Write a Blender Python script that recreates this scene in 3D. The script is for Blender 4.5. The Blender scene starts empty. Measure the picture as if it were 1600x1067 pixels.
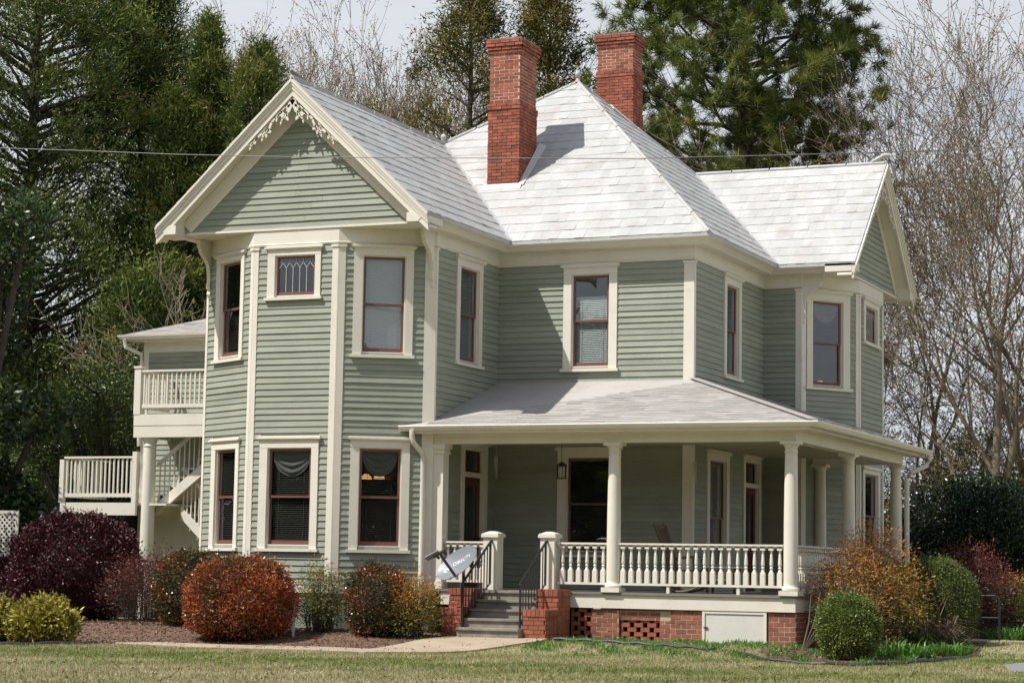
import bpy, math, random
import numpy as np
from mathutils import Vector, Matrix

random.seed(7)
RNG = np.random.default_rng(11)
SC = bpy.context.scene
COL = SC.collection

# ------------------------------------------------------------------ camera, sky, sun, exposure
CAMP = np.array([14.2858, -42.2426, 1.27]); YAW, PIT, ROL, FPX = 0.410628, 0.106404, 0.017115, 3367.42
_f = np.array([-math.sin(YAW)*math.cos(PIT), math.cos(YAW)*math.cos(PIT), math.sin(PIT)])
_r = np.array([math.cos(YAW), math.sin(YAW), 0.0]); _u = np.cross(_r, _f)
R_ = math.cos(ROL)*_r + math.sin(ROL)*_u
U_ = -math.sin(ROL)*_r + math.cos(ROL)*_u
cam = bpy.data.cameras.new('camera'); camo = bpy.data.objects.new('camera', cam); COL.objects.link(camo)
cam.sensor_width = 36; cam.lens = 36*FPX/1600; cam.clip_start = 0.5; cam.clip_end = 2000
M4 = Matrix(((R_[0], U_[0], -_f[0], CAMP[0]), (R_[1], U_[1], -_f[1], CAMP[1]), (R_[2], U_[2], -_f[2], CAMP[2]), (0, 0, 0, 1)))
camo.matrix_world = M4
SC.camera = camo

SUN = Vector((-0.47, -0.50, 1.0)).normalized()
SUN_EL = math.asin(SUN.z); SUN_AZ = math.atan2(SUN.x, SUN.y)
world = bpy.data.worlds.new('World'); SC.world = world; world.use_nodes = True
wn, wl = world.node_tree.nodes, world.node_tree.links
bg = wn['Background']; bg.inputs[1].default_value = 0.1
sky = wn.new('ShaderNodeTexSky'); sky.sky_type = 'NISHITA'; sky.sun_disc = False
sky.sun_elevation = SUN_EL; sky.sun_rotation = SUN_AZ; sky.dust_density = 2.0
tc = wn.new('ShaderNodeTexCoord'); sx = wn.new('ShaderNodeSeparateXYZ'); wl.new(tc.outputs['Generated'], sx.inputs[0])
def wm(op, a, b=None, c=None):
    n = wn.new('ShaderNodeMath'); n.operation = op
    for k, v in enumerate((a, b, c)):
        if v is None: continue
        if isinstance(v, (int, float)): n.inputs[k].default_value = v
        else: wl.new(v, n.inputs[k])
    return n.outputs[0]
# clouds lie on a level deck overhead, so the gaps between them close up toward the horizon
zz = wm('MAXIMUM', wm('ADD', sx.outputs[2], .10), .04)
cv = wn.new('ShaderNodeCombineXYZ'); wl.new(wm('DIVIDE', sx.outputs[0], zz), cv.inputs[0]); wl.new(wm('DIVIDE', sx.outputs[1], zz), cv.inputs[1]); cv.inputs[2].default_value = 3.3
nz = wn.new('ShaderNodeTexNoise'); nz.inputs['Scale'].default_value = .75; nz.inputs['Detail'].default_value = 8; nz.inputs['Roughness'].default_value = .55; wl.new(cv.outputs[0], nz.inputs[0])
cover = wm('ADD', nz.outputs[0], wm('MULTIPLY', wm('SUBTRACT', 1.0, wm('MAXIMUM', sx.outputs[2], 0.0)), .42))
rc = wn.new('ShaderNodeMapRange'); rc.interpolation_type = 'SMOOTHSTEP'; rc.inputs['From Min'].default_value = .56; rc.inputs['From Max'].default_value = .80; wl.new(cover, rc.inputs[0])
rp = wn.new('ShaderNodeValToRGB'); rp.color_ramp.elements[0].position = .33; rp.color_ramp.elements[1].position = .68
rp.color_ramp.elements[0].color = (5.0, 5.4, 6.1, 1); rp.color_ramp.elements[1].color = (7.0, 7.2, 7.5, 1); wl.new(nz.outputs[0], rp.inputs[0])
mx = wn.new('ShaderNodeMixRGB'); wl.new(rc.outputs[0], mx.inputs[0]); wl.new(sky.outputs[0], mx.inputs[1]); wl.new(rp.outputs[0], mx.inputs[2]); wl.new(mx.outputs[0], bg.inputs[0])
sl = bpy.data.lights.new('sun', 'SUN'); sl.energy = 4.8; sl.angle = math.radians(.6); sl.color = (1, .965, .90)
so = bpy.data.objects.new('sun', sl); COL.objects.link(so); so.rotation_euler = SUN.to_track_quat('Z', 'Y').to_euler()
so.location = (-20, -20, 40)
SC.view_settings.view_transform = 'Standard'; SC.view_settings.look = 'None'
SC.view_settings.exposure = 0.22; SC.view_settings.gamma = 1; SC.view_settings.use_curve_mapping = False

def px(p):
    d = np.asarray(p, float) - CAMP
    k = d @ _f
    return np.stack([800 + FPX*(d @ R_)/k, 533.5 - FPX*(d @ U_)/k], -1)

# ------------------------------------------------------------------ materials
MATS = {}
def mat(name, base, rough=.7, bump=0., bscale=20., var=.0, nvar=.0, nscale=3., metal=0., stretch=(1, 1, 1), dirt=None, dirt_amt=.0, trans=0., ramp=None, spec=.5):
    """principled surface; var: spread between pieces, nvar: soft tone noise, dirt: a second colour in blotches"""
    if name in MATS: return MATS[name]
    m = bpy.data.materials.new(name); m.use_nodes = True; N, L = m.node_tree.nodes, m.node_tree.links
    P = N['Principled BSDF']; P.inputs['Roughness'].default_value = rough; P.inputs['Metallic'].default_value = metal
    P.inputs['Specular IOR Level'].default_value = spec
    tc = N.new('ShaderNodeTexCoord'); mp = N.new('ShaderNodeMapping'); mp.inputs['Scale'].default_value = stretch
    L.new(tc.outputs['Object'], mp.inputs[0])
    at = N.new('ShaderNodeAttribute'); at.attribute_name = 'var'
    oi = N.new('ShaderNodeObjectInfo')
    ad = N.new('ShaderNodeMath'); ad.operation = 'ADD'; L.new(at.outputs['Fac'], ad.inputs[0]); L.new(oi.outputs['Random'], ad.inputs[1])
    fr = N.new('ShaderNodeMath'); fr.operation = 'FRACT'; L.new(ad.outputs[0], fr.inputs[0])
    if ramp:
        rp = N.new('ShaderNodeValToRGB'); e = rp.color_ramp.elements
        for i, (pos, c) in enumerate(ramp):
            el = e[i] if i < 2 else e.new(pos)
            el.position = pos; el.color = (*c, 1)
        L.new(at.outputs['Fac'] if name.startswith('leaf') else fr.outputs[0], rp.inputs[0]); col = rp.outputs[0]
    else:
        c = N.new('ShaderNodeRGB'); c.outputs[0].default_value = (*base, 1); col = c.outputs[0]
        if var:
            hv = N.new('ShaderNodeHueSaturation'); L.new(col, hv.inputs['Color'])
            mr = N.new('ShaderNodeMapRange'); mr.inputs['To Min'].default_value = 1-var; mr.inputs['To Max'].default_value = 1+var
            L.new(fr.outputs[0], mr.inputs[0]); L.new(mr.outputs[0], hv.inputs['Value']); col = hv.outputs[0]
    if nvar:
        n = N.new('ShaderNodeTexNoise'); n.inputs['Scale'].default_value = nscale; n.inputs['Detail'].default_value = 6
        L.new(mp.outputs[0], n.inputs[0])
        hv = N.new('ShaderNodeHueSaturation'); L.new(col, hv.inputs['Color'])
        mr = N.new('ShaderNodeMapRange'); mr.inputs['From Min'].default_value = .3; mr.inputs['From Max'].default_value = .7
        mr.inputs['To Min'].default_value = 1-nvar; mr.inputs['To Max'].default_value = 1+nvar
        L.new(n.outputs[0], mr.inputs[0]); L.new(mr.outputs[0], hv.inputs['Value']); col = hv.outputs[0]
    if dirt:
        n = N.new('ShaderNodeTexNoise'); n.inputs['Scale'].default_value = nscale*1.7; n.inputs['Detail'].default_value = 9; n.inputs['Roughness'].default_value = .7
        L.new(tc.outputs['Object'], n.inputs[0])
        r2 = N.new('ShaderNodeValToRGB'); r2.color_ramp.elements[0].position = .5; r2.color_ramp.elements[1].position = .75
        r2.color_ramp.elements[1].color = (dirt_amt,)*3+(1,)
        L.new(n.outputs[0], r2.inputs[0]); mx = N.new('ShaderNodeMixRGB'); L.new(r2.outputs[0], mx.inputs[0]); L.new(col, mx.inputs[1])
        mx.inputs[2].default_value = (*dirt, 1); col = mx.outputs[0]
    L.new(col, P.inputs['Base Color'])
    if bump:
        n = N.new('ShaderNodeTexNoise'); n.inputs['Scale'].default_value = bscale; n.inputs['Detail'].default_value = 5; L.new(mp.outputs[0], n.inputs[0])
        b = N.new('ShaderNodeBump'); b.inputs['Strength'].default_value = bump; b.inputs['Distance'].default_value = .01
        L.new(n.outputs[0], b.inputs['Height']); L.new(b.outputs[0], P.inputs['Normal'])
    if trans:
        t = N.new('ShaderNodeBsdfTranslucent'); L.new(col, t.inputs[0]); ms = N.new('ShaderNodeMixShader'); ms.inputs[0].default_value = trans
        L.new(P.outputs[0], ms.inputs[1]); L.new(t.outputs[0], ms.inputs[2]); L.new(ms.outputs[0], N['Material Output'].inputs[0])
    MATS[name] = m; return m

def specks(m, col, scale=22., lo=.66, hi=.70, amt=.55):
    N, L = m.node_tree.nodes, m.node_tree.links; P = N['Principled BSDF']; lk = P.inputs['Base Color'].links[0]; src = lk.from_socket
    tc = N.new('ShaderNodeTexCoord'); mp = N.new('ShaderNodeMapping'); mp.inputs['Scale'].default_value = (1, 1, 2.2); L.new(tc.outputs['Object'], mp.inputs[0])
    n = N.new('ShaderNodeTexNoise'); n.inputs['Scale'].default_value = scale; n.inputs['Detail'].default_value = 4; L.new(mp.outputs[0], n.inputs[0])
    n2 = N.new('ShaderNodeTexNoise'); n2.inputs['Scale'].default_value = .8; L.new(tc.outputs['Object'], n2.inputs[0])
    ad = N.new('ShaderNodeMath'); ad.operation = 'MULTIPLY_ADD'; ad.inputs[1].default_value = .35; L.new(n2.outputs[0], ad.inputs[0]); L.new(n.outputs[0], ad.inputs[2])
    r_ = N.new('ShaderNodeMapRange'); r_.inputs['From Min'].default_value = lo+.17; r_.inputs['From Max'].default_value = hi+.17; r_.inputs['To Max'].default_value = amt; L.new(ad.outputs[0], r_.inputs[0])
    x = N.new('ShaderNodeMixRGB'); L.new(r_.outputs[0], x.inputs[0]); L.new(src, x.inputs[1]); x.inputs[2].default_value = (*col, 1); L.new(x.outputs[0], P.inputs['Base Color'])
SAGE = mat('sage_clapboard_paint', (.268, .290, .232), .62, .25, 40, .09, .10, 1.2, stretch=(1, 1, 4), dirt=(.36, .36, .30), dirt_amt=.3)
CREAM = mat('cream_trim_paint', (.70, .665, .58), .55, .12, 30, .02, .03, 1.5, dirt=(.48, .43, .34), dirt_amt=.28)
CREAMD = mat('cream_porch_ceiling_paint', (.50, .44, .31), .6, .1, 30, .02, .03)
SASH = mat('oxblood_sash_paint', (.16, .065, .052), .5, .1, 30, .05, .05)
DOORM = mat('dark_red_door_paint', (.09, .022, .018), .4, .1, 30)
ROOFW = mat('white_painted_metal_shingle', (.49, .49, .485), .5, .0, 20, .06, .08, 1.0, dirt=(.36, .32, .28), dirt_amt=.75, spec=.35)
ROOFD = mat('roof_deck_grey', (.30, .29, .28), .8)
ASPH = mat('pale_asphalt_shingle', (.35, .33, .315), .9, .5, 120, .12, .08, .8, dirt=(.24, .205, .165), dirt_amt=.45)
BRICK = mat('painted_red_brick', (.30, .088, .05), .85, .8, 60, .32, .22, 4, dirt=(.11, .06, .05), dirt_amt=.85)
BRICKF = mat('foundation_red_brick', (.25, .085, .055), .85, .6, 60, .22, .15, 5, dirt=(.42, .25, .19), dirt_amt=.35)
BRICKS = mat('step_pier_brick', (.29, .09, .05), .85, .6, 60, .15, .15, 5, dirt=(.18, .07, .05), dirt_amt=.4)
MORTC = mat('chimney_mortar', (.62, .47, .36), .95, .4, 60, dirt=(.34, .17, .12), dirt_amt=.7, nvar=.15, nscale=2)
MORT = mat('mortar', (.47, .37, .29), .95, .4, 60)
MORTR = mat('red_washed_mortar', (.27, .15, .11), .95, .4, 60, dirt=(.5, .42, .34), dirt_amt=.9, nvar=.2, nscale=2)
WHITE = mat('white_panel_paint', (.60, .59, .55), .6, .15, 30, nvar=.04, dirt=(.55, .38, .30), dirt_amt=.3)
CONC = mat('weathered_step_concrete', (.23, .21, .175), .9, .5, 50, .1, .2, 4, dirt=(.09, .085, .07), dirt_amt=.6)
IRON = mat('black_iron', (.016, .018, .02), .45)
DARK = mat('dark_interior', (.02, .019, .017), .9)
BLIND = mat('blind_slat', (.62, .64, .66), .5)
BLINDD = mat('brown_wood_blind_slat', (.13, .12, .105), .5)
CURT = mat('grey_swag_curtain', (.17, .175, .165), .9)
DECK = mat('grey_porch_floor_paint', (.20, .18, .155), .6, nvar=.08)
LEAD = mat('lead_came', (.45, .45, .43), .4)
DISHM = mat('grey_dish_enamel', (.19, .205, .23), .4, nvar=.03)
DARKG = mat('dark_grey_metal', (.05, .055, .06), .4)
WOOD = mat('rocker_brown_wood', (.10, .055, .03), .5, .2, 40)
BARK = mat('dark_bark', (.075, .06, .05), .95, .6, 30, nvar=.2)
BARKG = mat('pale_grey_bark', (.20, .16, .115), .95, .4, 30, nvar=.2)
RUST = mat('rusty_flashing', (.20, .09, .05), .8, .3, 40)
LAMPO = mat('amber_lamp_shade', (.5, .2, .05), .6)

specks(SAGE, (.45, .43, .38)); specks(CREAM, (.42, .37, .29), 26., .68, .73, .5); specks(ROOFW, (.30, .22, .16), 9., .66, .74, .5)
def rib_bump(m, scale=16., strength=.5):
    N, L = m.node_tree.nodes, m.node_tree.links; P = N['Principled BSDF']; tc = N.new('ShaderNodeTexCoord')
    mp = N.new('ShaderNodeMapping'); mp.inputs['Rotation'].default_value = (0, 0, math.radians(45)); L.new(tc.outputs['Object'], mp.inputs[0])
    w = N.new('ShaderNodeTexWave'); w.inputs['Scale'].default_value = scale; w.inputs['Distortion'].default_value = 2.5; w.inputs['Detail'].default_value = 2; w.inputs['Detail Scale'].default_value = 4
    L.new(mp.outputs[0], w.inputs[0]); b = N.new('ShaderNodeBump'); b.inputs['Strength'].default_value = strength; b.inputs['Distance'].default_value = .012
    L.new(w.outputs['Fac'], b.inputs['Height']); L.new(b.outputs[0], P.inputs['Normal'])
rib_bump(ROOFW, 15., .5)
def glass_mat():
    m = bpy.data.materials.new('window_glass'); m.use_nodes = True; N, L = m.node_tree.nodes, m.node_tree.links
    N.remove(N['Principled BSDF'])
    g = N.new('ShaderNodeBsdfGlossy'); g.inputs['Roughness'].default_value = .01; g.inputs[0].default_value = (.95, .97, 1, 1)
    t = N.new('ShaderNodeBsdfTransparent'); t.inputs[0].default_value = (.86, .88, .87, 1)
    ge = N.new('ShaderNodeNewGeometry'); dt = N.new('ShaderNodeVectorMath'); dt.operation = 'DOT_PRODUCT'; L.new(ge.outputs['Normal'], dt.inputs[0]); L.new(ge.outputs['Incoming'], dt.inputs[1])
    ab = N.new('ShaderNodeMath'); ab.operation = 'ABSOLUTE'; L.new(dt.outputs['Value'], ab.inputs[0])
    om = N.new('ShaderNodeMath'); om.operation = 'SUBTRACT'; om.inputs[0].default_value = 1; L.new(ab.outputs[0], om.inputs[1])
    pw = N.new('ShaderNodeMath'); pw.operation = 'POWER'; pw.inputs[1].default_value = 5; L.new(om.outputs[0], pw.inputs[0])
    a = N.new('ShaderNodeMath'); a.operation = 'MULTIPLY_ADD'; a.inputs[1].default_value = .92; a.inputs[2].default_value = .075; L.new(pw.outputs[0], a.inputs[0])
    tc = N.new('ShaderNodeTexCoord'); n = N.new('ShaderNodeTexNoise'); n.inputs['Scale'].default_value = 2.2; L.new(tc.outputs['Object'], n.inputs[0])
    b = N.new('ShaderNodeBump'); b.inputs['Strength'].default_value = .12; b.inputs['Distance'].default_value = .01; L.new(n.outputs[0], b.inputs['Height']); L.new(b.outputs[0], g.inputs['Normal'])
    x = N.new('ShaderNodeMixShader'); L.new(a.outputs[0], x.inputs[0]); L.new(t.outputs[0], x.inputs[1]); L.new(g.outputs[0], x.inputs[2])
    L.new(x.outputs[0], N['Material Output'].inputs[0]); return m
GLASS = glass_mat()

# ------------------------------------------------------------------ mesh helpers
def mesh_of(name, V, F, m, var=None, smooth=False):
    me = bpy.data.meshes.new(name); me.from_pydata([tuple(v) for v in V], [], F); me.materials.append(m)
    if var is not None:
        a = me.attributes.new('var', 'FLOAT', 'FACE'); a.data.foreach_set('value', np.asarray(var, np.float32))
    if smooth: me.polygons.foreach_set('use_smooth', [True]*len(me.polygons))
    me.update(); return me

class MB:
    def __init__(s): s.V = []; s.F = []; s.var = []; s.cur = 0.
    def add(s, V, F):
        b = len(s.V); s.V += [tuple(float(c) for c in v) for v in V]
        s.F += [tuple(b+i for i in f) for f in F]; s.var += [s.cur]*len(F)
    def hexa(s, P):
        s.add(P, [(0, 3, 2, 1), (4, 5, 6, 7), (0, 1, 5, 4), (1, 2, 6, 5), (2, 3, 7, 6), (3, 0, 4, 7)])
    def box(s, a, b):
        x0, y0, z0 = a; x1, y1, z1 = b
        if x0 > x1: x0, x1 = x1, x0
        if y0 > y1: y0, y1 = y1, y0
        if z0 > z1: z0, z1 = z1, z0
        s.hexa([(x0, y0, z0), (x1, y0, z0), (x1, y1, z0), (x0, y1, z0), (x0, y0, z1), (x1, y0, z1), (x1, y1, z1), (x0, y1, z1)])
    def bar(s, p, q, w, h, up=(0, 0, 1)):
        p, q = Vector(p), Vector(q); d = (q-p).normalized(); sd = d.cross(Vector(up))
        if sd.length < 1e-4: sd = Vector((1, 0, 0))
        sd.normalize(); u = sd.cross(d).normalized(); P = []
        for c in (p, q): P += [c-sd*w/2-u*h/2, c+sd*w/2-u*h/2, c+sd*w/2+u*h/2, c-sd*w/2+u*h/2]
        s.hexa(P)
    def prism(s, poly, ext):
        """polygon (3d points) extruded by vector ext"""
        n = len(poly); e = Vector(ext); V = [Vector(p) for p in poly]; V += [v+e for v in V]
        s.add(V, [tuple(range(n))[::-1], tuple(range(n, 2*n))]+[(i, (i+1) % n, n+(i+1) % n, n+i) for i in range(n)])
    def tube(s, pts, r, n=8, cap=True):
        pts = [Vector(p) for p in pts]; k = len(pts); rs = r if hasattr(r, '__len__') else [r]*k; V = []
        for i, p in enumerate(pts):
            d = (pts[min(i+1, k-1)]-pts[max(i-1, 0)]).normalized()
            a = Vector((0, 0, 1)) if abs(d.z) < .9 else Vector((1, 0, 0)); u = d.cross(a).normalized(); v = d.cross(u)
            V += [p+(u*math.cos(t)+v*math.sin(t))*rs[i] for t in [2*math.pi*j/n for j in range(n)]]
        F = [(i*n+j, i*n+(j+1) % n, (i+1)*n+(j+1) % n, (i+1)*n+j) for i in range(k-1) for j in range(n)]
        if cap: F += [tuple(range(n))[::-1], tuple(range((k-1)*n, k*n))]
        s.add(V, F)
    def lathe(s, c, prof, n=16):
        V = []; k = len(prof)
        for r, z in prof: V += [(c[0]+r*math.cos(2*math.pi*j/n), c[1]+r*math.sin(2*math.pi*j/n), c[2]+z) for j in range(n)]
        F = [(i*n+j, i*n+(j+1) % n, (i+1)*n+(j+1) % n, (i+1)*n+j) for i in range(k-1) for j in range(n)]
        F += [tuple(range(n))[::-1], tuple(range((k-1)*n, k*n))]
        s.add(V, F)
    def build(s, name, m, parent=None, smooth=False, kind=None, label=None):
        if not s.V: return None
        off = Vector(parent_org(parent))
        V = [(v[0]-off.x, v[1]-off.y, v[2]-off.z) for v in s.V]
        o = bpy.data.objects.new(name, mesh_of(name, V, s.F, m, s.var if any(s.var) else None, smooth)); COL.objects.link(o)
        if parent: o.parent = parent
        if smooth: smooth_by_angle(o.data)
        if kind: o['kind'] = kind
        if label: o['label'] = label
        return o

def smooth_by_angle(me, ang=40):
    import bmesh
    bm = bmesh.new(); bm.from_mesh(me)
    for e in bm.edges:
        if len(e.link_faces) == 2 and e.calc_face_angle(0) > math.radians(ang): e.smooth = False
    bm.to_mesh(me); bm.free()

ORG = {}
def parent_org(p):
    while p is not None:
        if p.name in ORG: return ORG[p.name]
        p = p.parent
    return (0, 0, 0)
def thing(name, label, cat, loc=(0, 0, 0), group=None):
    o = bpy.data.objects.new(name, None); COL.objects.link(o); o.location = loc; o.empty_display_size = .3
    o['label'] = label; o['category'] = cat; ORG[o.name] = tuple(loc)
    if group: o['group'] = group
    return o
def tag(o, label, cat, group=None):
    o['label'] = label; o['category'] = cat
    if group: o['group'] = group
    return o
def struct(name, mb, m, kind='structure', **k):
    o = mb.build(name, m, None, **k); o['kind'] = kind; return o

# pieces: collected, then the 300 that show largest of each kind become objects, the rest one part
PIECES = {}
def piece(kind, parent, V, F, m, vis=True):
    PIECES.setdefault(kind, []).append((parent, V, F, m, vis))
def flush_pieces(root, limit=300):
    for kind, L in PIECES.items():
        def size(it):
            if not it[4]: return -1
            q = px(np.array([tuple(v) for v in it[1]])); return float(np.prod(q.max(0)-q.min(0)))
        L.sort(key=size, reverse=True)
        off = Vector(parent_org(root))
        for i, (par, V, F, m, vis) in enumerate(L[:limit]):
            if not vis: break
            b = MB(); b.add(V, F); b.build(kind, m, par)
        else: i = limit
        rest = {}
        for it in L[min(i, limit):]: rest.setdefault(it[3].name, []).append(it)
        for k, its in rest.items():
            b = MB()
            for par, V, F, m, vis in its: b.cur = random.random()*.98+.01; b.add(V, F)
            b.build(kind, its[0][3], root, kind='stuff')
    PIECES.clear()
HEX = [(0, 3, 2, 1), (4, 5, 6, 7), (0, 1, 5, 4), (1, 2, 6, 5), (2, 3, 7, 6), (3, 0, 4, 7)]

# ------------------------------------------------------------------ ground
def sst(t): t = np.clip(t, 0, 1); return t*t*(3-2*t)
def gz(x, y):
    x = np.asarray(x, float); y = np.asarray(y, float)
    bank = -.2+.2*sst((y+7.4)/3.0)
    rise = .07*sst((-3.8-x)/1.5)*sst((y+6.6)/2)*sst((14+x)/3)
    near = -.12*sst((-12-y)/16)
    right = -.13*sst((x-2.6)/1.4)*sst((y+7.4)/3)*sst((1-y)/3)
    return bank+rise+near+right+.012*np.sin(x*1.3+y*.7)*np.sin(y*.9-x*.4)
def gzf(x, y): return float(gz(x, y))
def gridmesh(name, xs, ys, m, dz=0., inside=None):
    X, Y = np.meshgrid(xs, ys); Z = gz(X, Y)+dz; nx = len(xs); V = np.stack([X.ravel(), Y.ravel(), Z.ravel()], 1)
    F = [(j*nx+i, j*nx+i+1, (j+1)*nx+i+1, (j+1)*nx+i) for j in range(len(ys)-1) for i in range(nx-1)]
    me = mesh_of(name, V, F, m, smooth=True); o = bpy.data.objects.new(name, me); COL.objects.link(o); o['kind'] = 'structure'; return o
def grass_mat():
    m = bpy.data.materials.new('lawn_ground'); m.use_nodes = True; N, L = m.node_tree.nodes, m.node_tree.links; P = N['Principled BSDF']; P.inputs['Roughness'].default_value = .95
    tc = N.new('ShaderNodeTexCoord')
    n1 = N.new('ShaderNodeTexNoise'); n1.inputs['Scale'].default_value = .55; n1.inputs['Detail'].default_value = 8; n1.inputs['Roughness'].default_value = .65
    n2 = N.new('ShaderNodeTexNoise'); n2.inputs['Scale'].default_value = 14; n2.inputs['Detail'].default_value = 6; n2.inputs['Roughness'].default_value = .8
    for n in (n1, n2): L.new(tc.outputs['Object'], n.inputs[0])
    r = N.new('ShaderNodeValToRGB'); e = r.color_ramp.elements; e[0].position = .40; e[0].color = (.14, .17, .06, 1); e[1].position = .60; e[1].color = (.34, .28, .175, 1)
    L.new(n1.outputs[0], r.inputs[0])
    h = N.new('ShaderNodeHueSaturation'); mr = N.new('ShaderNodeMapRange'); mr.inputs['From Min'].default_value = .3; mr.inputs['From Max'].default_value = .7; mr.inputs['To Min'].default_value = .6; mr.inputs['To Max'].default_value = 1.4
    L.new(n2.outputs[0], mr.inputs[0]); L.new(mr.outputs[0], h.inputs['Value']); L.new(r.outputs[0], h.inputs['Color']); L.new(h.outputs[0], P.inputs['Base Color'])
    b = N.new('ShaderNodeBump'); b.inputs['Strength'].default_value = .8; b.inputs['Distance'].default_value = .03; L.new(n2.outputs[0], b.inputs['Height']); L.new(b.outputs[0], P.inputs['Normal'])
    return m
LAWN = grass_mat()
MULCH = mat('brown_mulch', (.125, .07, .045), .95, 1.0, 30, nvar=.45, nscale=12, dirt=(.22, .14, .09), dirt_amt=.7)
PATHM = mat('tan_path_concrete', (.36, .29, .21), .9, .3, 40, nvar=.12, nscale=2, dirt=(.30, .19, .12), dirt_amt=.4)
big = np.unique(np.concatenate([np.linspace(-400, -30, 20), np.linspace(-30, 20, 120), np.linspace(20, 400, 20)]))
bigy = np.unique(np.concatenate([np.linspace(-120, -30, 8), np.linspace(-30, 16, 120), np.linspace(16, 700, 24)]))
g = gridmesh('ground', big, bigy, LAWN)

def draped(name, poly, m, dz, thick=None, step=.35):
    """sheet over a plan polygon that follows the ground"""
    P = np.array(poly, float); x0, y0 = P.min(0); x1, y1 = P.max(0)
    import bmesh
    bm = bmesh.new()
    vs = [bm.verts.new((p[0], p[1], 0)) for p in poly]; bm.faces.new(vs)
    for ax, a, b in ((0, x0, x1), (1, y0, y1)):
        t = a+step
        while t < b:
            no = (1, 0, 0) if ax == 0 else (0, 1, 0)
            bmesh.ops.bisect_plane(bm, geom=bm.verts[:]+bm.edges[:]+bm.faces[:], plane_co=(t, t, 0), plane_no=no); t += step
    if thick:
        r = bmesh.ops.extrude_face_region(bm, geom=bm.faces[:])
        top = [v for v in r['geom'] if isinstance(v, bmesh.types.BMVert)]
        ts = set(top)
        for v in bm.verts: v.co.z = gzf(v.co.x, v.co.y)+(dz if v in ts else dz-thick)
    else:
        for v in bm.verts: v.co.z = gzf(v.co.x, v.co.y)+dz
    bmesh.ops.recalc_face_normals(bm, faces=bm.faces[:])
    me = bpy.data.meshes.new(name); bm.to_mesh(me); bm.free(); me.materials.append(m)
    o = bpy.data.objects.new(name, me); COL.objects.link(o); o['kind'] = 'structure'; return o
BEDL = [(-18, -7.4), (-15, -11.2), (-11.4, -11.0), (-9.4, -9.9), (-8.4, -8.4), (-8.2, -7.1), (-3.7, -7.0), (-3.6, -4.4), (-3.6, -2.9), (-5, -3), (-6, -3.5), (-10, -2.5), (-14, 1.5), (-18, 1)]
BEDR = [(3.3, -3.4), (3.0, -5.2), (3.7, -6.3), (5.2, -6.6), (6.2, -5.2), (6.3, -2.6), (5.9, .2), (5.5, 2.4), (3.2, 2.4)]
draped('mulch_bed', BEDL, MULCH, .006)
draped('mulch_bed', BEDR, MULCH, .006)
draped('garden_path', [(-3.2, -4.42), (-1.35, -4.42), (-1.2, -5.1), (-1.9, -6.6), (-3.2, -8.3), (-8.35, -8.35), (-8.7, -7.8), (-8.3, -7.1), (-3.75, -7.05), (-3.55, -5.4)], PATHM, .035, .12)
draped('garden_path', [(3.3, 2.6), (5.6, 2.5), (20, 2.9), (20, 4.0), (5.4, 4.1), (3.3, 4.1)], PATHM, .03, .1)
def street_patch():
    draped('road', [(7.34, -5.5), (7.7, -3.4), (9.6, -3.9), (9.4, -7.6), (7.75, -6.87)], mat('grey_road_concrete', (.2, .19, .19), .95, .5, 60, nvar=.1), .01)
street_patch()

# ------------------------------------------------------------------ house
HX, HY = (0, 0), None
house = thing('victorian_house', 'large two storey sage green clapboard house with cream trim, white metal roof and wraparound porch', 'house', (0, 0, 0))
W = {'L': ((-9.77, -3.17), (-8.08, -4.17)), 'F': ((-8.08, -4.17), (-6.13, -4.17)), 'R': ((-6.13, -4.17), (-4.44, -3.17)), 'D': ((-4.44, -3.17), (-4.44, 0)),
     'E': ((-4.44, 0), (0, 0)), 'G': ((0, 0), (0, 4.95)), 'H0': ((0, 4.95), (.9, 4.95)), 'H': ((.9, 4.95), (1.87, 6.31)), 'I': ((1.87, 6.31), (1.87, 8.59)),
     'J': ((1.87, 8.59), (.9, 9.95)), 'B': ((.9, 9.95), (-9.77, 9.95)), 'A': ((-9.77, 9.95), (-9.77, -3.17))}
class Fr:
    def __init__(s, w):
        a, b = [Vector((*p, 0)) for p in W[w]] if isinstance(w, str) else [Vector((*p, 0)) for p in w]
        s.a = a; s.t = (b-a).normalized(); s.n = Vector((s.t.y, -s.t.x, 0)); s.len = (b-a).length
    def p(s, u, n, z): return s.a+s.t*u+s.n*n+Vector((0, 0, z))
    def box(s, mb, u0, u1, n0, n1, z0, z1):
        mb.hexa([s.p(u0, n1, z0), s.p(u1, n1, z0), s.p(u1, n0, z0), s.p(u0, n0, z0), s.p(u0, n1, z1), s.p(u1, n1, z1), s.p(u1, n0, z1), s.p(u0, n0, z1)])
ZS, ZT = .95, 7.80      # siding bottom and frieze bottom
EXPO = .1265
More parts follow.
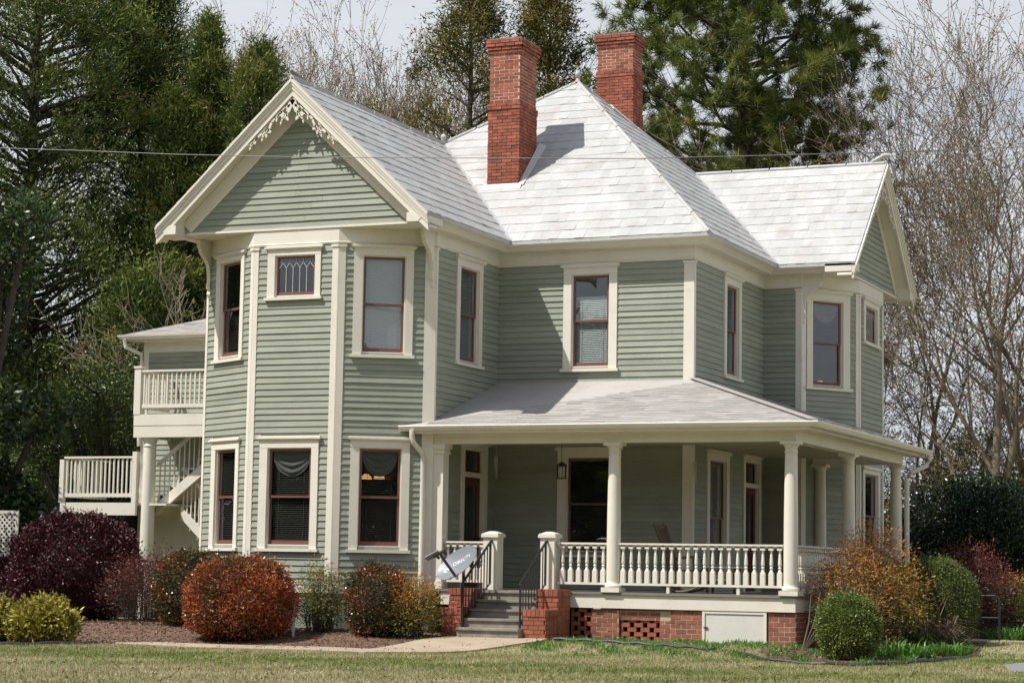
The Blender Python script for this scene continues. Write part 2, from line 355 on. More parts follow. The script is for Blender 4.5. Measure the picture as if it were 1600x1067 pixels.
# windows: wall, casing u0 u1 z0 z1, opening u0 u1 z0 z1, style
WIN = [('L', .42, 1.60, 1.60, 3.92, .60, 1.46, 1.72, 3.69, 'dark'), ('L', .40, 1.60, 5.50, 7.80, .58, 1.46, 5.61, 7.60, 'green'),
       ('F', .27, 1.62, 1.60, 3.92, .45, 1.46, 1.72, 3.68, 'swag'), ('F', .33, 1.56, 6.68, 7.80, .50, 1.43, 6.76, 7.60, 'lead'),
       ('R', .33, 1.52, 1.60, 3.92, .50, 1.36, 1.72, 3.69, 'swag'), ('R', .31, 1.52, 5.50, 7.80, .49, 1.36, 5.60, 7.57, 'blind'),
       ('D', .97, 2.26, 5.50, 7.80, 1.14, 2.09, 5.60, 7.57, 'half'),
       ('E', 1.53, 2.75, 5.50, 7.80, 1.71, 2.57, 5.60, 7.57, 'bright'), ('E', 1.45, 2.88, 1.60, 3.92, 1.65, 2.68, 1.72, 3.70, 'brown'),
       ('G', 1.96, 3.18, 5.50, 7.80, 2.13, 3.00, 5.60, 7.57, 'half'), ('G', .86, 2.37, 1.15, 3.92, 1.04, 2.18, 1.25, 3.70, 'half'),
       ('H', .13, 1.39, 5.50, 7.80, .30, 1.19, 5.60, 7.55, 'lamp'), ('I', .37, 1.84, 6.68, 7.80, .54, 1.66, 6.77, 7.60, 'lead'),
       ('I', .28, 1.90, 1.60, 3.85, .46, 1.72, 1.72, 3.68, 'dark')]
DOORS = [('D', 1.36, 2.67, .93, 3.95, 1.52, 2.50), ('G', 3.40, 4.72, .93, 3.95, 3.55, 4.56)]
holes = {}
for w in WIN: holes.setdefault(w[0], []).append((w[1]+.01, w[2]-.01, w[3], w[4]))
for d in DOORS: holes.setdefault(d[0], []).append((d[1]+.01, d[2]-.01, d[3], d[4]))
CB = {'L': (.07, .10), 'F': (.11, .13), 'R': (.14, .21), 'D': (.07, 0), 'E': (0, .21), 'G': (.05, 0), 'H0': (0, .13), 'H': (.11, .10), 'I': (.12, .10), 'J': (.1, .1), 'B': (.2, .2), 'A': (.2, .2)}
def boards(fr, wallo, z0, z1, spans, expo=EXPO, m=SAGE, vis=True, th=.026):
    """lapped clapboards; spans(z) -> list of ((u0,u1) at the board's foot, (u0,u1) at its head)"""
    z = z0
    while z < z1-.02:
        zt = min(z+expo, z1); jit = random.uniform(-.003, .003)
        for (a0, a1), (b0, b1) in spans(z, zt):
            if a1-a0 < .03: continue
            cuts = [(a0, a1, b0, b1)]
            if a1-a0 > 2.2 and random.random() < .35:
                c = a0+(a1-a0)*random.uniform(.3, .7); cuts = [(a0, c-.002, b0, c-.002), (c+.002, a1, c+.002, b1)]
            for q0, q1, r0, r1 in cuts:
                j0, j1 = random.uniform(-.004, .004), random.uniform(-.004, .004); k = th+random.uniform(-.003, .005)
                V = [fr.p(q0, k, z+jit+j0), fr.p(q1, k, z+jit+j1), fr.p(q1, 0.0, z+jit+j1), fr.p(q0, 0.0, z+jit+j0),
                     fr.p(r0, .005, zt+.004), fr.p(r1, .005, zt+.004), fr.p(r1, 0.0, zt+.004), fr.p(r0, 0.0, zt+.004)]
                piece('clapboard', wallo, V, HEX, m, vis)
        z = zt
def cut(a, b, z, zt, hs):
    out = [(a, b)]
    for h0, h1, hz0, hz1 in hs:
        if zt > hz0+.02 and z < hz1-.02:
            n = []
            for p, q in out:
                if h1 <= p or h0 >= q: n.append((p, q)); continue
                if h0 > p: n.append((p, h0))
                if h1 < q: n.append((h1, q))
            out = n
    return [((p, q), (p, q)) for p, q in out]
cornercap = MB(); cornerb = MB()
WALLO = {}
for w in W:
    fr = Fr(w); mb = MB(); T = .14
    ops = [(x[5], x[6], x[7], x[8]) for x in WIN if x[0] == w]+[(d[5], d[6], .93, 3.77) for d in DOORS if d[0] == w]
    us = sorted({0, fr.len, *[o[0] for o in ops], *[o[1] for o in ops]})
    for u0, u1 in zip(us, us[1:]):
        zs = [(.1, 8.12)]
        for o in ops:
            if o[0] < (u0+u1)/2 < o[1]:
                zs = [p for a, b in zs for p in ((a, min(b, o[2])), (max(a, o[3]), b)) if p[1]-p[0] > .01]
        for a, b in zs: fr.box(mb, u0, u1, -T, -.001, a, b)
    wo = mb.build('wall', ROOFD if 0 else SAGE, house); WALLO[w] = wo
    c0, c1 = CB[w]; vis = w in 'LFRDEGHI' or w == 'H0'
    boards(fr, wo, ZS, ZT, lambda z, zt: cut(c0, fr.len-c1, z, zt, holes.get(w, [])), vis=vis)
    for (u0, u1) in ((0, c0), (fr.len-c1, fr.len)):
        if u1-u0 > .01:
            b = MB(); e0 = -.005 if u0 == 0 else 0; fr.box(b, u0+(-.018 if u0 == 0 and w != 'H0' else 0), u1+(.018 if u0 > 0 else 0), 0, .03+(.002 if u0 == 0 else 0), ZS-.02, ZT-.07)
            fr.box(b, u0-(.03 if u0 == 0 else .02), u1+(.03 if u0 > 0 else .02), 0, .05+(.002 if u0 == 0 else 0), ZT-.07, ZT-.02)
            b.build('corner_board', CREAM, house)
    b = MB(); fr.box(b, -.02, fr.len+.02, 0, .045, ZS-.16, ZS-.021); b.build('water_table', CREAM, house)
    b = MB(); fr.box(b, 0, fr.len, -.16, -.02, -.4, ZS-.165); b.build('foundation_wall', mat('painted_foundation', (.48, .46, .42), .9, .5, 20, nvar=.1), house)

# floors and ceiling inside
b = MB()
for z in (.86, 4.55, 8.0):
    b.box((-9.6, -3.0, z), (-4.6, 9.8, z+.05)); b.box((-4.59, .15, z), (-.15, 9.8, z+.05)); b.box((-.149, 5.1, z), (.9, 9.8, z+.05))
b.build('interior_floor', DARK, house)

def window(w, u0, u1, z0, z1, o0, o1, y0, y1, style):
    fr = Fr(w); mb = MB(); P = .045
    fr.box(mb, u0, o0, .0, P, z0+.06, z1-.1); fr.box(mb, o1, u1, 0, P, z0+.06, z1-.1)
    fr.box(mb, u0-.001, u1+.001, 0, P+.003, y1, z1-.06)
    # jamb liners and head in the wall thickness
    for a, c in ((o0, o0+.022), (o1-.022, o1)): fr.box(mb, a, c, -.13, -.001, y0, y1)
    fr.box(mb, o0+.022, o1-.022, -.13, -.001, y1-.02, y1); fr.box(mb, o0+.022, o1-.022, -.13, .0, y0, y0+.02)
    win = mb.build('window', CREAM, house)
    b = MB(); fr.box(b, u0-.06, u1+.06, 0, P+.05, z1-.06, z1-.025); fr.box(b, u0-.035, u1+.035, 0, P+.03, z1-.085, z1-.0601); fr.box(b, u0-.03, u1+.03, 0, P+.02, z1-.0249, z1); b.build('head_moulding', CREAM, win)
    b = MB(); fr.box(b, u0-.045, u1+.045, 0, P+.045, z0, z0+.06); b.build('sill', CREAM, win)
    a, c = o0+.022, o1-.022; d, e = y0+.02, y1-.02; mid = (d+e)/2; sw = .048
    def sash(x0, x1, zz0, zz1, n, lo, up):
        s = MB(); fr.box(s, x0, x0+sw, n-.03, n, zz0, zz1); fr.box(s, x1-sw, x1, n-.03, n, zz0, zz1)
        fr.box(s, x0+sw, x1-sw, n-.03, n-.001, zz0, zz0+lo); fr.box(s, x0+sw, x1-sw, n-.03, n-.001, zz1-up, zz1)
        so = s.build('sash', SASH, win)
        g = MB(); fr.box(g, x0+sw-.005, x1-sw+.005, n-.018, n-.012, zz0+lo-.005, zz1-up+.005); g.build('pane', GLASS, win)
    if style == 'lead':
        sash(a, c, d, e, -.03, .07, .04)
        l = MB(); ww = c-a-2*sw; n = 5; zt = e-.06
        for i in range(1, n): uu = a+sw+ww*i/n; l.bar(fr.p(uu, -.036, d+.07), fr.p(uu, -.036, zt-.17), .012, .012, fr.n)
        for i in range(n):
            ua, ub = a+sw+ww*i/n, a+sw+ww*(i+1)/n; um = (ua+ub)/2
            l.bar(fr.p(ua, -.036, zt-.17), fr.p(um, -.036, zt-.06), .012, .012, fr.n); l.bar(fr.p(ub, -.036, zt-.17), fr.p(um, -.036, zt-.06), .012, .012, fr.n)
            l.bar(fr.p(um, -.036, zt-.06), fr.p(um, -.036, zt), .012, .012, fr.n)
        l.bar(fr.p(a+sw, -.036, zt-.06), fr.p(c-sw, -.036, zt-.06), .01, .01, fr.n)
        l.build('lead_came', LEAD, win)
    else:
        sash(a, c, mid-.02, e, -.03, .045, .05); sash(a, c, d, mid+.025, -.062, .085, .045)
    rng = {'swag': (d, e, BLINDD, 25), 'dark': (d, e, BLINDD, 20), 'green': (d, e, BLINDD, 25), 'blind': (d, e, BLIND, 62), 'half': (d, e, BLIND, 40),
           'bright': (d, d+(e-d)*.78, BLIND, 58), 'brown': (d, e, BLINDD, 30)}.get(style)
    if rng:
        s = MB(); z = rng[0]+.03; tl = math.radians(rng[3])
        while z < rng[1]-.02:
            s.bar(fr.p(a+.03, -.12, z), fr.p(c-.03, -.12, z), .040, .002, Vector((0, 0, math.cos(tl)))+fr.n*math.sin(tl)); z += .038
        for uu in (a+.2*(c-a), a+.8*(c-a)): s.bar(fr.p(uu, -.095, rng[0]), fr.p(uu, -.095, rng[1]), .008, .004, fr.n)
        s.build('blind', rng[2], win, kind='stuff')
    if style in ('swag', 'lamp'):
        V, F = [], []; NU, NV = 24, 26; hh = .5 if style == 'swag' else .42
        for j in range(NV+1):
            for i in range(NU+1):
                t = i/NU; v = j/NV; drop = hh*math.sqrt(max(0, 1-(2*t-1)**2))*v+.02*v
                V.append(fr.p(a+.04+(c-a-.08)*t, -.085+.022*math.sin(v*24+2*abs(2*t-1))*(1-abs(2*t-1)), e-.03-drop))
        F = [(j*(NU+1)+i, j*(NU+1)+i+1, (j+1)*(NU+1)+i+1, (j+1)*(NU+1)+i) for j in range(NV) for i in range(NU)]
        s = MB(); s.add(V, F); s.build('curtain', CURT, win, smooth=False)
    return win
for w in WIN: window(*w)
for w, u0, u1, z0, z1, o0, o1 in DOORS:
    fr = Fr(w); mb = MB()
    fr.box(mb, u0, o0, 0, .045, z0, z1-.1); fr.box(mb, o1, u1, 0, .045, z0, z1-.1); fr.box(mb, u0-.001, u1+.001, 0, .048, 3.77, z1-.05)
    fr.box(mb, u0-.05, u1+.05, 0, .09, z1-.05, z1); fr.box(mb, o0, o1, -.13, .03, 3.22, 3.32)
    for a, c in ((o0, o0+.02), (o1-.02, o1)): fr.box(mb, a, c, -.13, 0, z0, 3.77)
    dr = mb.build('door_surround', CREAM, house)
    b = MB(); a, c = o0+.02, o1-.02
    fr.box(b, a, a+.13, -.1, -.05, z0, 3.22); fr.box(b, c-.13, c, -.1, -.05, z0, 3.22); fr.box(b, a+.13, c-.13, -.1, -.051, z0, z0+.3)
    fr.box(b, a+.13, c-.13, -.1, -.051, 3.05, 3.22); fr.box(b, a+.13, c-.13, -.1, -.051, 1.75, 1.9); fr.box(b, a+.13, c-.13, -.09, -.07, z0+.3, 1.75)
    b.build('door', DOORM, dr)
    b = MB(); fr.box(b, a+.125, c-.125, -.085, -.075, 1.9, 3.05); fr.box(b, a+.04, c-.04, -.085, -.075, 3.36, 3.74); b.build('pane', GLASS, dr)
    b = MB(); fr.box(b, a, a+.05, -.1, -.06, 3.32, 3.77); fr.box(b, c-.05, c, -.1, -.06, 3.32, 3.77); fr.box(b, a+.05, c-.05, -.1, -.061, 3.32, 3.37); fr.box(b, a+.05, c-.05, -.1, -.061, 3.72, 3.77); b.build('transom_sash', DOORM, dr)
    b = MB(); b.lathe(fr.p(c-.07, -.02, 1.95), [(.0, -.03), (.03, -.02), (.03, .02), (0, .03)], 8); b.build('door_knob', IRON, dr)

# swept trim -------------------------------------------------
def offs(path, o):
    """mitred offset of an open plan polyline to its right side"""
    P = [Vector(p) for p in path]; out = []
    for i, p in enumerate(P):
        ns = []
        if i > 0: t = (P[i]-P[i-1]).normalized(); ns.append(Vector((t.y, -t.x)))
        if i < len(P)-1: t = (P[i+1]-P[i]).normalized(); ns.append(Vector((t.y, -t.x)))
        n = ns[0] if len(ns) == 1 else (ns[0]+ns[1])/(1+ns[0].dot(ns[1]))
        out.append(p+n*o)
    return out
def sweep(mb, path, prof):
    k = len(prof); rows = [offs(path, o) for o, z in prof]; V = []
    for i in range(len(path)):
        for j in range(k): V.append((rows[j][i].x, rows[j][i].y, prof[j][1]))
    F = [(i*k+j, (i+1)*k+j, (i+1)*k+(j+1) % k, i*k+(j+1) % k) for i in range(len(path)-1) for j in range(k)]
    F += [tuple(range(k))[::-1], tuple(range((len(path)-1)*k, len(path)*k))]
    mb.add(V, F)
E_ = .47; ZE = 8.28; S = .93
b = MB(); sweep(b, [(-9.77, 2), (-9.77, -3.17), (-8.08, -4.17), (-6.13, -4.17), (-4.44, -3.17), (-4.44, 0), (0, 0), (0, 4.95), (.9, 4.95), (1.87, 6.31), (1.87, 8.59), (.9, 9.95), (-2, 9.95)],
                 [(0, 7.80), (.028, 7.80), (.028, 7.825), (.04, 7.83), (.028, 7.845), (.028, 8.115), (0, 8.115)]); b.build('frieze_board', CREAM, house)
corn = [(0.0, 8.10), (.26, 8.10), (.27, 8.13), (.33, 8.17), (.345, 8.20), (.42, 8.235), (.445, 8.265), (.445, 8.285), (0, 8.285)]
b = MB(); sweep(b, [(-4.44, -4.55), (-4.44, 0), (0, 0), (0, 4.95), (2.24, 4.95)], corn); b.build('cornice', CREAM, house, smooth=True)
b = MB(); sweep(b, [(-9.77, 9.95), (-9.77, -4.55)], corn); b.build('cornice', CREAM, house)
b = MB(); sweep(b, [(2.24, 9.95), (-9.77, 9.95)], corn); b.build('cornice', CREAM, house)
b = MB(); b.box((-9.76, -4.165, 8.118), (-4.43, -3.0, 8.16)); b.build('soffit', CREAM, house)
b = MB(); b.box((.5, 4.94, 8.118), (1.868, 9.96, 8.16)); b.build('soffit', CREAM, house)

# roofs ------------------------------------------------------
def V3(*a): return Vector(a)
XL, XR, YB = -4.44+E_, E_, 9.95+E_
GX = -7.105; YRK = -4.57; XRK = 2.26; GY = 7.45; YW2 = 4.95-E_
zl = ZE+S*(XL-GX); zr = ZE+S*(GY-YW2)
AP = V3(-4.45, 4.45, ZE+S*(XR+4.45)); C_ = V3(XR, -E_, ZE); Vl = V3(XL, -E_, ZE); Jl = V3(GX, -E_+(XL-GX), zl)
VR = V3(XR, YW2, ZE); JR = V3(XR-(GY-YW2), GY, zr); XLL = 2*GX-XL
roofs = {
 'front': ([C_, AP, Jl, Vl], True), 'right': ([C_, VR, JR, AP], True),
 'wingR': ([V3(XL, YRK, ZE), Vl, Jl, V3(GX, YRK, zl)], True), 'wingL': ([V3(GX, YRK, zl), Jl, V3(XLL, Jl.y, ZE), V3(XLL, YRK, ZE)], False),
 'rw_front': ([VR, V3(XRK, YW2, ZE), V3(XRK, GY, zr), JR], True), 'rw_back': ([JR, V3(XRK, GY, zr), V3(XRK, YB, ZE), V3(-2.5, YB, ZE)], False),
 'l1': ([V3(XLL, Jl.y, ZE), Jl, AP], False), 'l2': ([V3(XLL, Jl.y, ZE), AP, V3(XLL, YB, ZE)], False),
 'b1': ([AP, JR, V3(-2.5, YB, ZE)], False), 'b2': ([AP, V3(-2.5, YB, ZE), V3(XLL, YB, ZE)], False)}
def clip(poly, half):
    """clip list of 2d points by a*x+b*y<=c"""
    a, b_, c = half; out = []
    for i in range(len(poly)):
        p, q = poly[i], poly[(i+1) % len(poly)]; dp, dq = a*p[0]+b_*p[1]-c, a*q[0]+b_*q[1]-c
        if dp <= 0: out.append(p)
        if dp*dq < 0: t = dp/(dp-dq); out.append((p[0]+(q[0]-p[0])*t, p[1]+(q[1]-p[1])*t))
    return out
def shingle(poly, par, kind, m, sw, sh, th, vis=True, lift=.0, shift=.5, key=None, joined=None, rib=False):
    n = (poly[1]-poly[0]).cross(poly[2]-poly[0]).normalized()
    if n.z < 0: n = -n
    u = Vector((0, 0, 1)).cross(n).normalized(); v = n.cross(u).normalized()   # v points up the slope
    o = poly[0]; P2 = [((p-o).dot(u), (p-o).dot(v)) for p in poly]
    area = sum(P2[i][0]*P2[(i+1) % len(P2)][1]-P2[(i+1) % len(P2)][0]*P2[i][1] for i in range(len(P2)))
    if area < 0: P2 = P2[::-1]
    hs = []
    for i in range(len(P2)):
        p, q = P2[i], P2[(i+1) % len(P2)]; a, b_ = (q[1]-p[1]), -(q[0]-p[0]); hs.append((a, b_, a*p[0]+b_*p[1]))
    us = [p[0] for p in P2]; vs = [p[1] for p in P2]; v0 = min(vs); r = 0
    while v0 < max(vs)-.01:
        v1 = v0+sh; x = min(us)-sw*(1+shift*(r % 2))
        wob = random.uniform(-.004, .004)
        while x < max(us):
            jx = random.uniform(-.004, .004); jj = random.uniform(-.009, .009)+wob
            q = [(x+.0006+jx*.3, v0+jj), (x+sw-.0006+jx*.3, v0+jj+random.uniform(-.004, .004)), (x+sw-.0006+jx*.3, v1+.012), (x+.0006+jx*.3, v1+.012)]
            inside = all(h[0]*p[0]+h[1]*p[1] <= h[2]+1e-6 for p in q for h in hs)
            if not inside:
                for h in hs:
                    q = clip(q, h)
                    if len(q) < 3: break
            if len(q) >= 3:
                t0 = th*(random.uniform(1.3, 1.9) if random.random() < .12 else random.uniform(.6, 1.25))
                def P(p, k): return o+u*p[0]+v*p[1]+n*(lift+k)
                hgt = lambda p: t0*(1-min(1, max(0, (p[1]-v0)/sh)))+.002
                k = len(q)
                if rib and inside:
                    # raised field with bevelled rim
                    A = q; cx = x+sw/2
                    B = [(x+.03, v0+.035), (x+sw-.03, v0+.035), (x+sw-.03, v1-.03), (x+.03, v1-.03)]
                    V = [P(p, -.001) for p in A]+[P(p, hgt(p)) for p in A]+[P(p, hgt(p)+.004) for p in B]
                    F = [(i, (i+1) % 4, 4+(i+1) % 4, 4+i) for i in range(4)]+[(4+i, 4+(i+1) % 4, 8+(i+1) % 4, 8+i) for i in range(4)]+[(8, 9, 10, 11)]
                else:
                    V = [P(p, -.001) for p in q]+[P(p, hgt(p)) for p in q]
                    F = [(i, (i+1) % k, k+(i+1) % k, k+i) for i in range(k)]+[tuple(range(k, 2*k))]
                if joined is not None: joined.cur = random.random()*.98+.01; joined.add(V, F)
                else: piece(kind, par, V, F, m, vis)
            x += sw
        v0 = v1; r += 1
ROOFO = {}
for k, (poly, vis) in roofs.items():
    b = MB(); n = (poly[1]-poly[0]).cross(poly[2]-poly[0]); up = 1 if n.z > 0 else -1
    b.prism([p for p in (poly if up > 0 else poly[::-1])], (0, 0, -.07)); ro = b.build('roof', ROOFW, house); ROOFO[k] = ro
    shingle(poly, ro, 'roof_shingle', ROOFW, .2, .335, .014 if k in ('wingR', 'right') else .010, vis, lift=.003)
def capline(p, q, r=.05, name='ridge_cap', m=ROOFW):
    b = MB(); p, q = Vector(p)+V3(0, 0, .012), Vector(q)+V3(0, 0, .012)
    n = max(2, int((q-p).length/.9)); 
    for i in range(n):
        a, c = p.lerp(q, i/n), p.lerp(q, (i+1)/n); b.tube([a, a.lerp(c, .96)], [r, r*.9], 8)
    return b.build(name, m, house)
capline(C_, AP, .045, 'hip_cap'); capline(AP, JR, .045, 'hip_cap'); capline(Jl, AP, .045, 'hip_cap')
capline(V3(GX, YRK, zl), Jl, .055); capline(JR, V3(XRK, GY, zr), .05)
for a, c in ((Vl, Jl), (VR, JR)):
    b = MB(); b.bar(a+V3(0, 0, .02), c+V3(0, 0, .02), .11, .03); b.build('valley_flashing', ROOFW, house)
b = MB(); b.lathe(tuple(AP), [(.08, 0), (.05, .06), (.03, .1), (.07, .15), (.08, .2), (.05, .26), (0, .3)], 12); b.build('finial', ROOFW, house, smooth=True)
b = MB(); b.lathe(tuple(Jl), [(.07, 0), (.04, .06), (.06, .12), (.07, .17), (.04, .22), (0, .25)], 12); b.build('finial', ROOFW, house, smooth=True)
# scroll finials at the gable peaks
b = MB(); b.tube([V3(XRK-.35, GY, zr+.05), V3(XRK-.2, GY, zr+.12), V3(XRK-.05, GY, zr+.2), V3(XRK+.08, GY, zr+.2), V3(XRK+.12, GY, zr+.14)], [.05, .06, .05, .05, .03], 8); b.build('ridge_scroll', ROOFW, house, smooth=True)
b = MB(); b.tube([V3(GX, YRK+.5, zl+.05), V3(GX, YRK+.2, zl+.08), V3(GX, YRK, zl+.12), V3(GX, YRK-.06, zl+.15)], [.04, .05, .04, .02], 8); b.build('ridge_scroll', mat('tarnished_tin', (.22, .19, .17), .6), house, smooth=True)

# gables -----------------------------------------------------
def gable(fr, cu, half_in, zb, zapex, half_out, zout, ov, vis, wallo):
    """fr: frame of the gable wall plane, cu: centre along it"""
    sl = (zapex-zb)/half_in
    mb = MB(); mb.prism([fr.p(cu-half_out+.3, -.02, zb), fr.p(cu+half_out-.3, -.02, zb), fr.p(cu, -.02, zout-.2)], tuple(-fr.n*.1)); wo = mb.build('gable_wall', SAGE, house)
    def spans(z, zt):
        h0, h1 = half_in-(z-zb)/sl, half_in-(zt-zb)/sl
        if h0 < .02: return []
        h1 = max(h1, .002)
        return [((cu-h0, cu+h0), (cu-h1, cu+h1))]
    boards(fr, wo, zb, zapex-.01, spans, .131, vis=vis, th=.028)
    b = MB(); fr.box(b, cu-half_in-.1, cu+half_in+.1, 0, .05, zb-.045, zb-.001); b.build('gable_base_moulding', CREAM, house)
    S_ = (zout-ZE)/half_out; topz = lambda h: zout-S_*abs(h)
    for sgn in (-1, 1):
        def Q(h, n, dz): return fr.p(cu+sgn*h, n, topz(h)-dz)
        # rake frieze board on the wall
        b = MB(); V = [Q(0, 0, .30), Q(half_out-.42, 0, .30), fr.p(cu+sgn*(half_in+.02), 0, zb), fr.p(cu, 0, zapex+.0)]
        b.prism(V, tuple(fr.n*.03)); b.build('rake_frieze', CREAM, house)
        # sloping soffit
        b = MB(); b.prism([Q(0, -.02, .29), Q(half_out-.0, -.02, .29), Q(half_out-.0, ov-.03, .29), Q(0, ov-.03, .29)], (0, 0, .04)); b.build('rake_soffit', CREAM, house)
        # barge board in three stepped mouldings
        b = MB()
        for n0, n1, d0, d1 in ((ov-.06, ov-.02, .10, .37), (ov-.02, ov+.005, .10, .23), (ov+.005, ov+.03, .085, .15), (ov-.06, ov+.055, .03, .085)):
            b.prism([Q(0, n0, d1), Q(half_out+.0, n0, d1), Q(half_out+.0, n0, d0), Q(0, n0, d0)], tuple(fr.n*(n1-n0)))
        b.build('barge_board', CREAM, house)
        # boxed return at the eave
        b = MB(); b.prism([fr.p(cu+sgn*(half_out-.46), -.3, ZE-.20), fr.p(cu+sgn*half_out, -.3, ZE-.20), fr.p(cu+sgn*half_out, -.3, ZE-.02), fr.p(cu+sgn*(half_out-.46), -.3, ZE+.3)], tuple(fr.n*(ov+.235))); b.build('eave_return', CREAM, house)
    # fretwork: two mirrored scrolled brackets in the peak
    for sgn in (-1, 1):
        b = MB(); n0 = ov-.075; th = tuple(fr.n*.035)
        def q(h, d): return fr.p(cu+sgn*h, n0, topz(h)-.36-d)
        def ribbon(pts, ws):
            for (p0, w0), (p1, w1) in zip(zip(pts, ws), zip(pts[1:], ws[1:])):
                dx, dy = p1[0]-p0[0], p1[1]-p0[1]; l = math.hypot(dx, dy) or 1; nx, ny = -dy/l, dx/l
                quad = [(p0[0]+nx*w0, p0[1]+ny*w0), (p1[0]+nx*w1, p1[1]+ny*w1), (p1[0]-nx*w1, p1[1]-ny*w1), (p0[0]-nx*w0, p0[1]-ny*w0)]
                b.prism([q(*t) for t in quad], th)
        # main undulating stem hanging under the barge board, with curled leaves
        stem = [(a_*.86, c_*.86) for a_, c_ in [(.0, .02), (.06, .18), (.13, .30), (.22, .30), (.27, .19), (.33, .10), (.45, .07), (.55, .10), (.62, .20), (.72, .21), (.80, .12), (.92, .08), (1.04, .11), (1.12, .05), (1.3, .0)]]
        ribbon(stem, [.07, .07, .055, .035, .03, .04, .04, .035, .035, .03, .03, .035, .028, .024, .012])
        for c in ((.13, .30, .10, .50), (.22, .30, .30, .40), (.33, .10, .42, .22), (.45, .07, .50, -.02), (.62, .20, .56, .33), (.72, .21, .80, .31), (.92, .08, .98, .20), (1.04, .11, 1.12, .2), (.06, .18, .18, .12), (.3, .15, .2, .08), (.78, .14, .7, .05), (.62, .2, .68, .34)):
            c = tuple(k_*.86 for k_ in c); mx_, my_ = (c[0]+c[2])/2+.03, (c[1]+c[3])/2-.02
            ribbon([(c[0], c[1]), (mx_, my_), (c[2], c[3])], [.022, .025, .012])
        b.build('gable_fretwork', CREAM, house)
gable(Fr('F'), GX+8.08, 2.487, 8.166, 10.475, XL-GX, zl, .39, True, None)
gable(Fr('I'), GY-6.31, 2.41, 8.166, 10.40, GY-YW2, zr, .38, True, None)
# shed ends under the gable roofs at the back of the rakes are closed by the walls above

# brackets
def bracket(pos, d):
    d = Vector((*d, 0)); sd = Vector((d.y, -d.x, 0)); b = MB(); p = Vector((*pos, 0))
    out = [(0, 6.95), (.05, 6.95), (.07, 7.0), (.055, 7.08), (.09, 7.12), (.10, 7.2), (.08, 7.3), (.09, 7.45), (.14, 7.6), (.22, 7.7), (.36, 7.78), (.44, 7.84), (.46, 7.92), (.52, 7.95), (.52, 8.11), (0, 8.11)]
    b.prism([p+d*r-sd*.04+V3(0, 0, z) for r, z in out], tuple(sd*.08)); b.build('eave_bracket', CREAM, house)
bracket((-4.49, -3.2), (0, -1)); bracket((-9.72, -3.2), (0, -1)); bracket((.9, 4.985), (1, 0)); bracket((.9, 9.9), (1, 0))

# chimneys ---------------------------------------------------
def brick_course(par, x0, x1, y0, y1, z, h, L, odd, m, kind='brick', gap=.014, dep=.09, sides='fr', proud=.0, jit=.004, vis=True):
    """one course round a rectangle; sides: f front(-y) r right(+x) b back l left"""
    def run(a, c, mk):
        t = a-(L/2 if odd else 0)
        while t < c-.005:
            s, e = max(a, t), min(c, t+L-gap); t += L
            if e-s < .03: continue
            mk(s, e)
    def put(V, v): piece(kind, par, V, HEX, m, v)
    j = lambda: random.uniform(-jit, jit)
    def bx(xa, ya, xb, yb, v):
        a = j()
        return put([(xa, ya, z+.0), (xb, ya, z), (xb, yb, z), (xa, yb, z), (xa, ya, z+h-gap), (xb, ya, z+h-gap), (xb, yb, z+h-gap), (xa, yb, z+h-gap)], v)
    p = proud
    if 'f' in sides: run(x0-p, x1+p, lambda s, e: bx(s, y0-p+j(), e, y0+dep, vis))
    if 'b' in sides: run(x0-p, x1+p, lambda s, e: bx(s, y1-dep, e, y1+p+j(), False))
    if 'r' in sides: run(y0-p+(.1 if odd else .0), y1+p, lambda s, e: bx(x1-dep, s+(.012 if s <= y0-p+.001 else 0), x1+p+j()+.0015, e, vis))
    if 'l' in sides: run(y0-p, y1+p, lambda s, e: bx(x0-p-.001+j(), s, x0+dep, e, False))
def chimney(x0, x1, y0, y1, zb, zs, zt):
    b = MB(); b.box((x0+.006, y0+.006, zb-.6), (x1-.006, y1-.006, zs)); c = b.build('chimney', MORTR, house)
    b = MB(); b.box((x0+.005, y0+.005, zs), (x1-.005, y1-.005, zt-.015)); b.build('mortar_core', MORTC, c)
    H = .0755; z = zb; k = 0; n = int((zt-zb)/H)
    for k in range(n):
        z = zb+k*H; top = n-1-k; pr = 0.
        if z < zs: pr = .018
        if abs(z-zs) < H*.6 or (0 < zs-z < H): pr = .035
        if top < 2: pr = .075
        elif top < 3: pr = .05
        elif top < 4: pr = .025
        brick_course(c, x0, x1, y0, y1, z, H, .235, k % 2, BRICK, sides='frbl', proud=pr, jit=.006 if z < zs else .003, gap=.011 if z < zs else .016)
    b = MB(); b.box((x0-.05, y0-.05, zt-.02), (x1+.05, y1+.05, zt+.015)); b.build('chimney_crown', MORTR, c)
    return c
chimney(-5.27, -4.54, 1.18, 2.14, 9.83, 11.62, 13.17)
chimney(-4.92, -3.99, 6.95, 7.6, 10.6, 13.6, 14.62)
# flashing round the front chimney
FL = mat('bright_flashing', (.62, .62, .61), .45)
b = MB(); zf = lambda y: ZE+S*(y+E_)
b.prism([V3(-5.38, 1.05, zf(1.05)+.02), V3(-4.44, 1.05, zf(1.05)+.02), V3(-4.44, 1.17, zf(1.17)+.05), V3(-5.38, 1.17, zf(1.17)+.05)], (0, 0, .02)); b.build('flashing', FL, house)
b = MB(); b.prism([V3(-4.51, 1.15, zf(1.15)+.05), V3(-4.40, 1.15, zf(1.15)+.03), V3(-4.33, 2.3, zf(2.3)+.03), V3(-4.51, 2.3, zf(2.3)+.12)], (0, 0, .02)); b.build('flashing', FL, house)
b = MB(); b.bar(V3(-3.9, 5.3, 12.05+.36), V3(-3.35, 6.15, 11.63+.22), .28, .03, (.93, 0, 1)); b.build('flashing', FL, house)

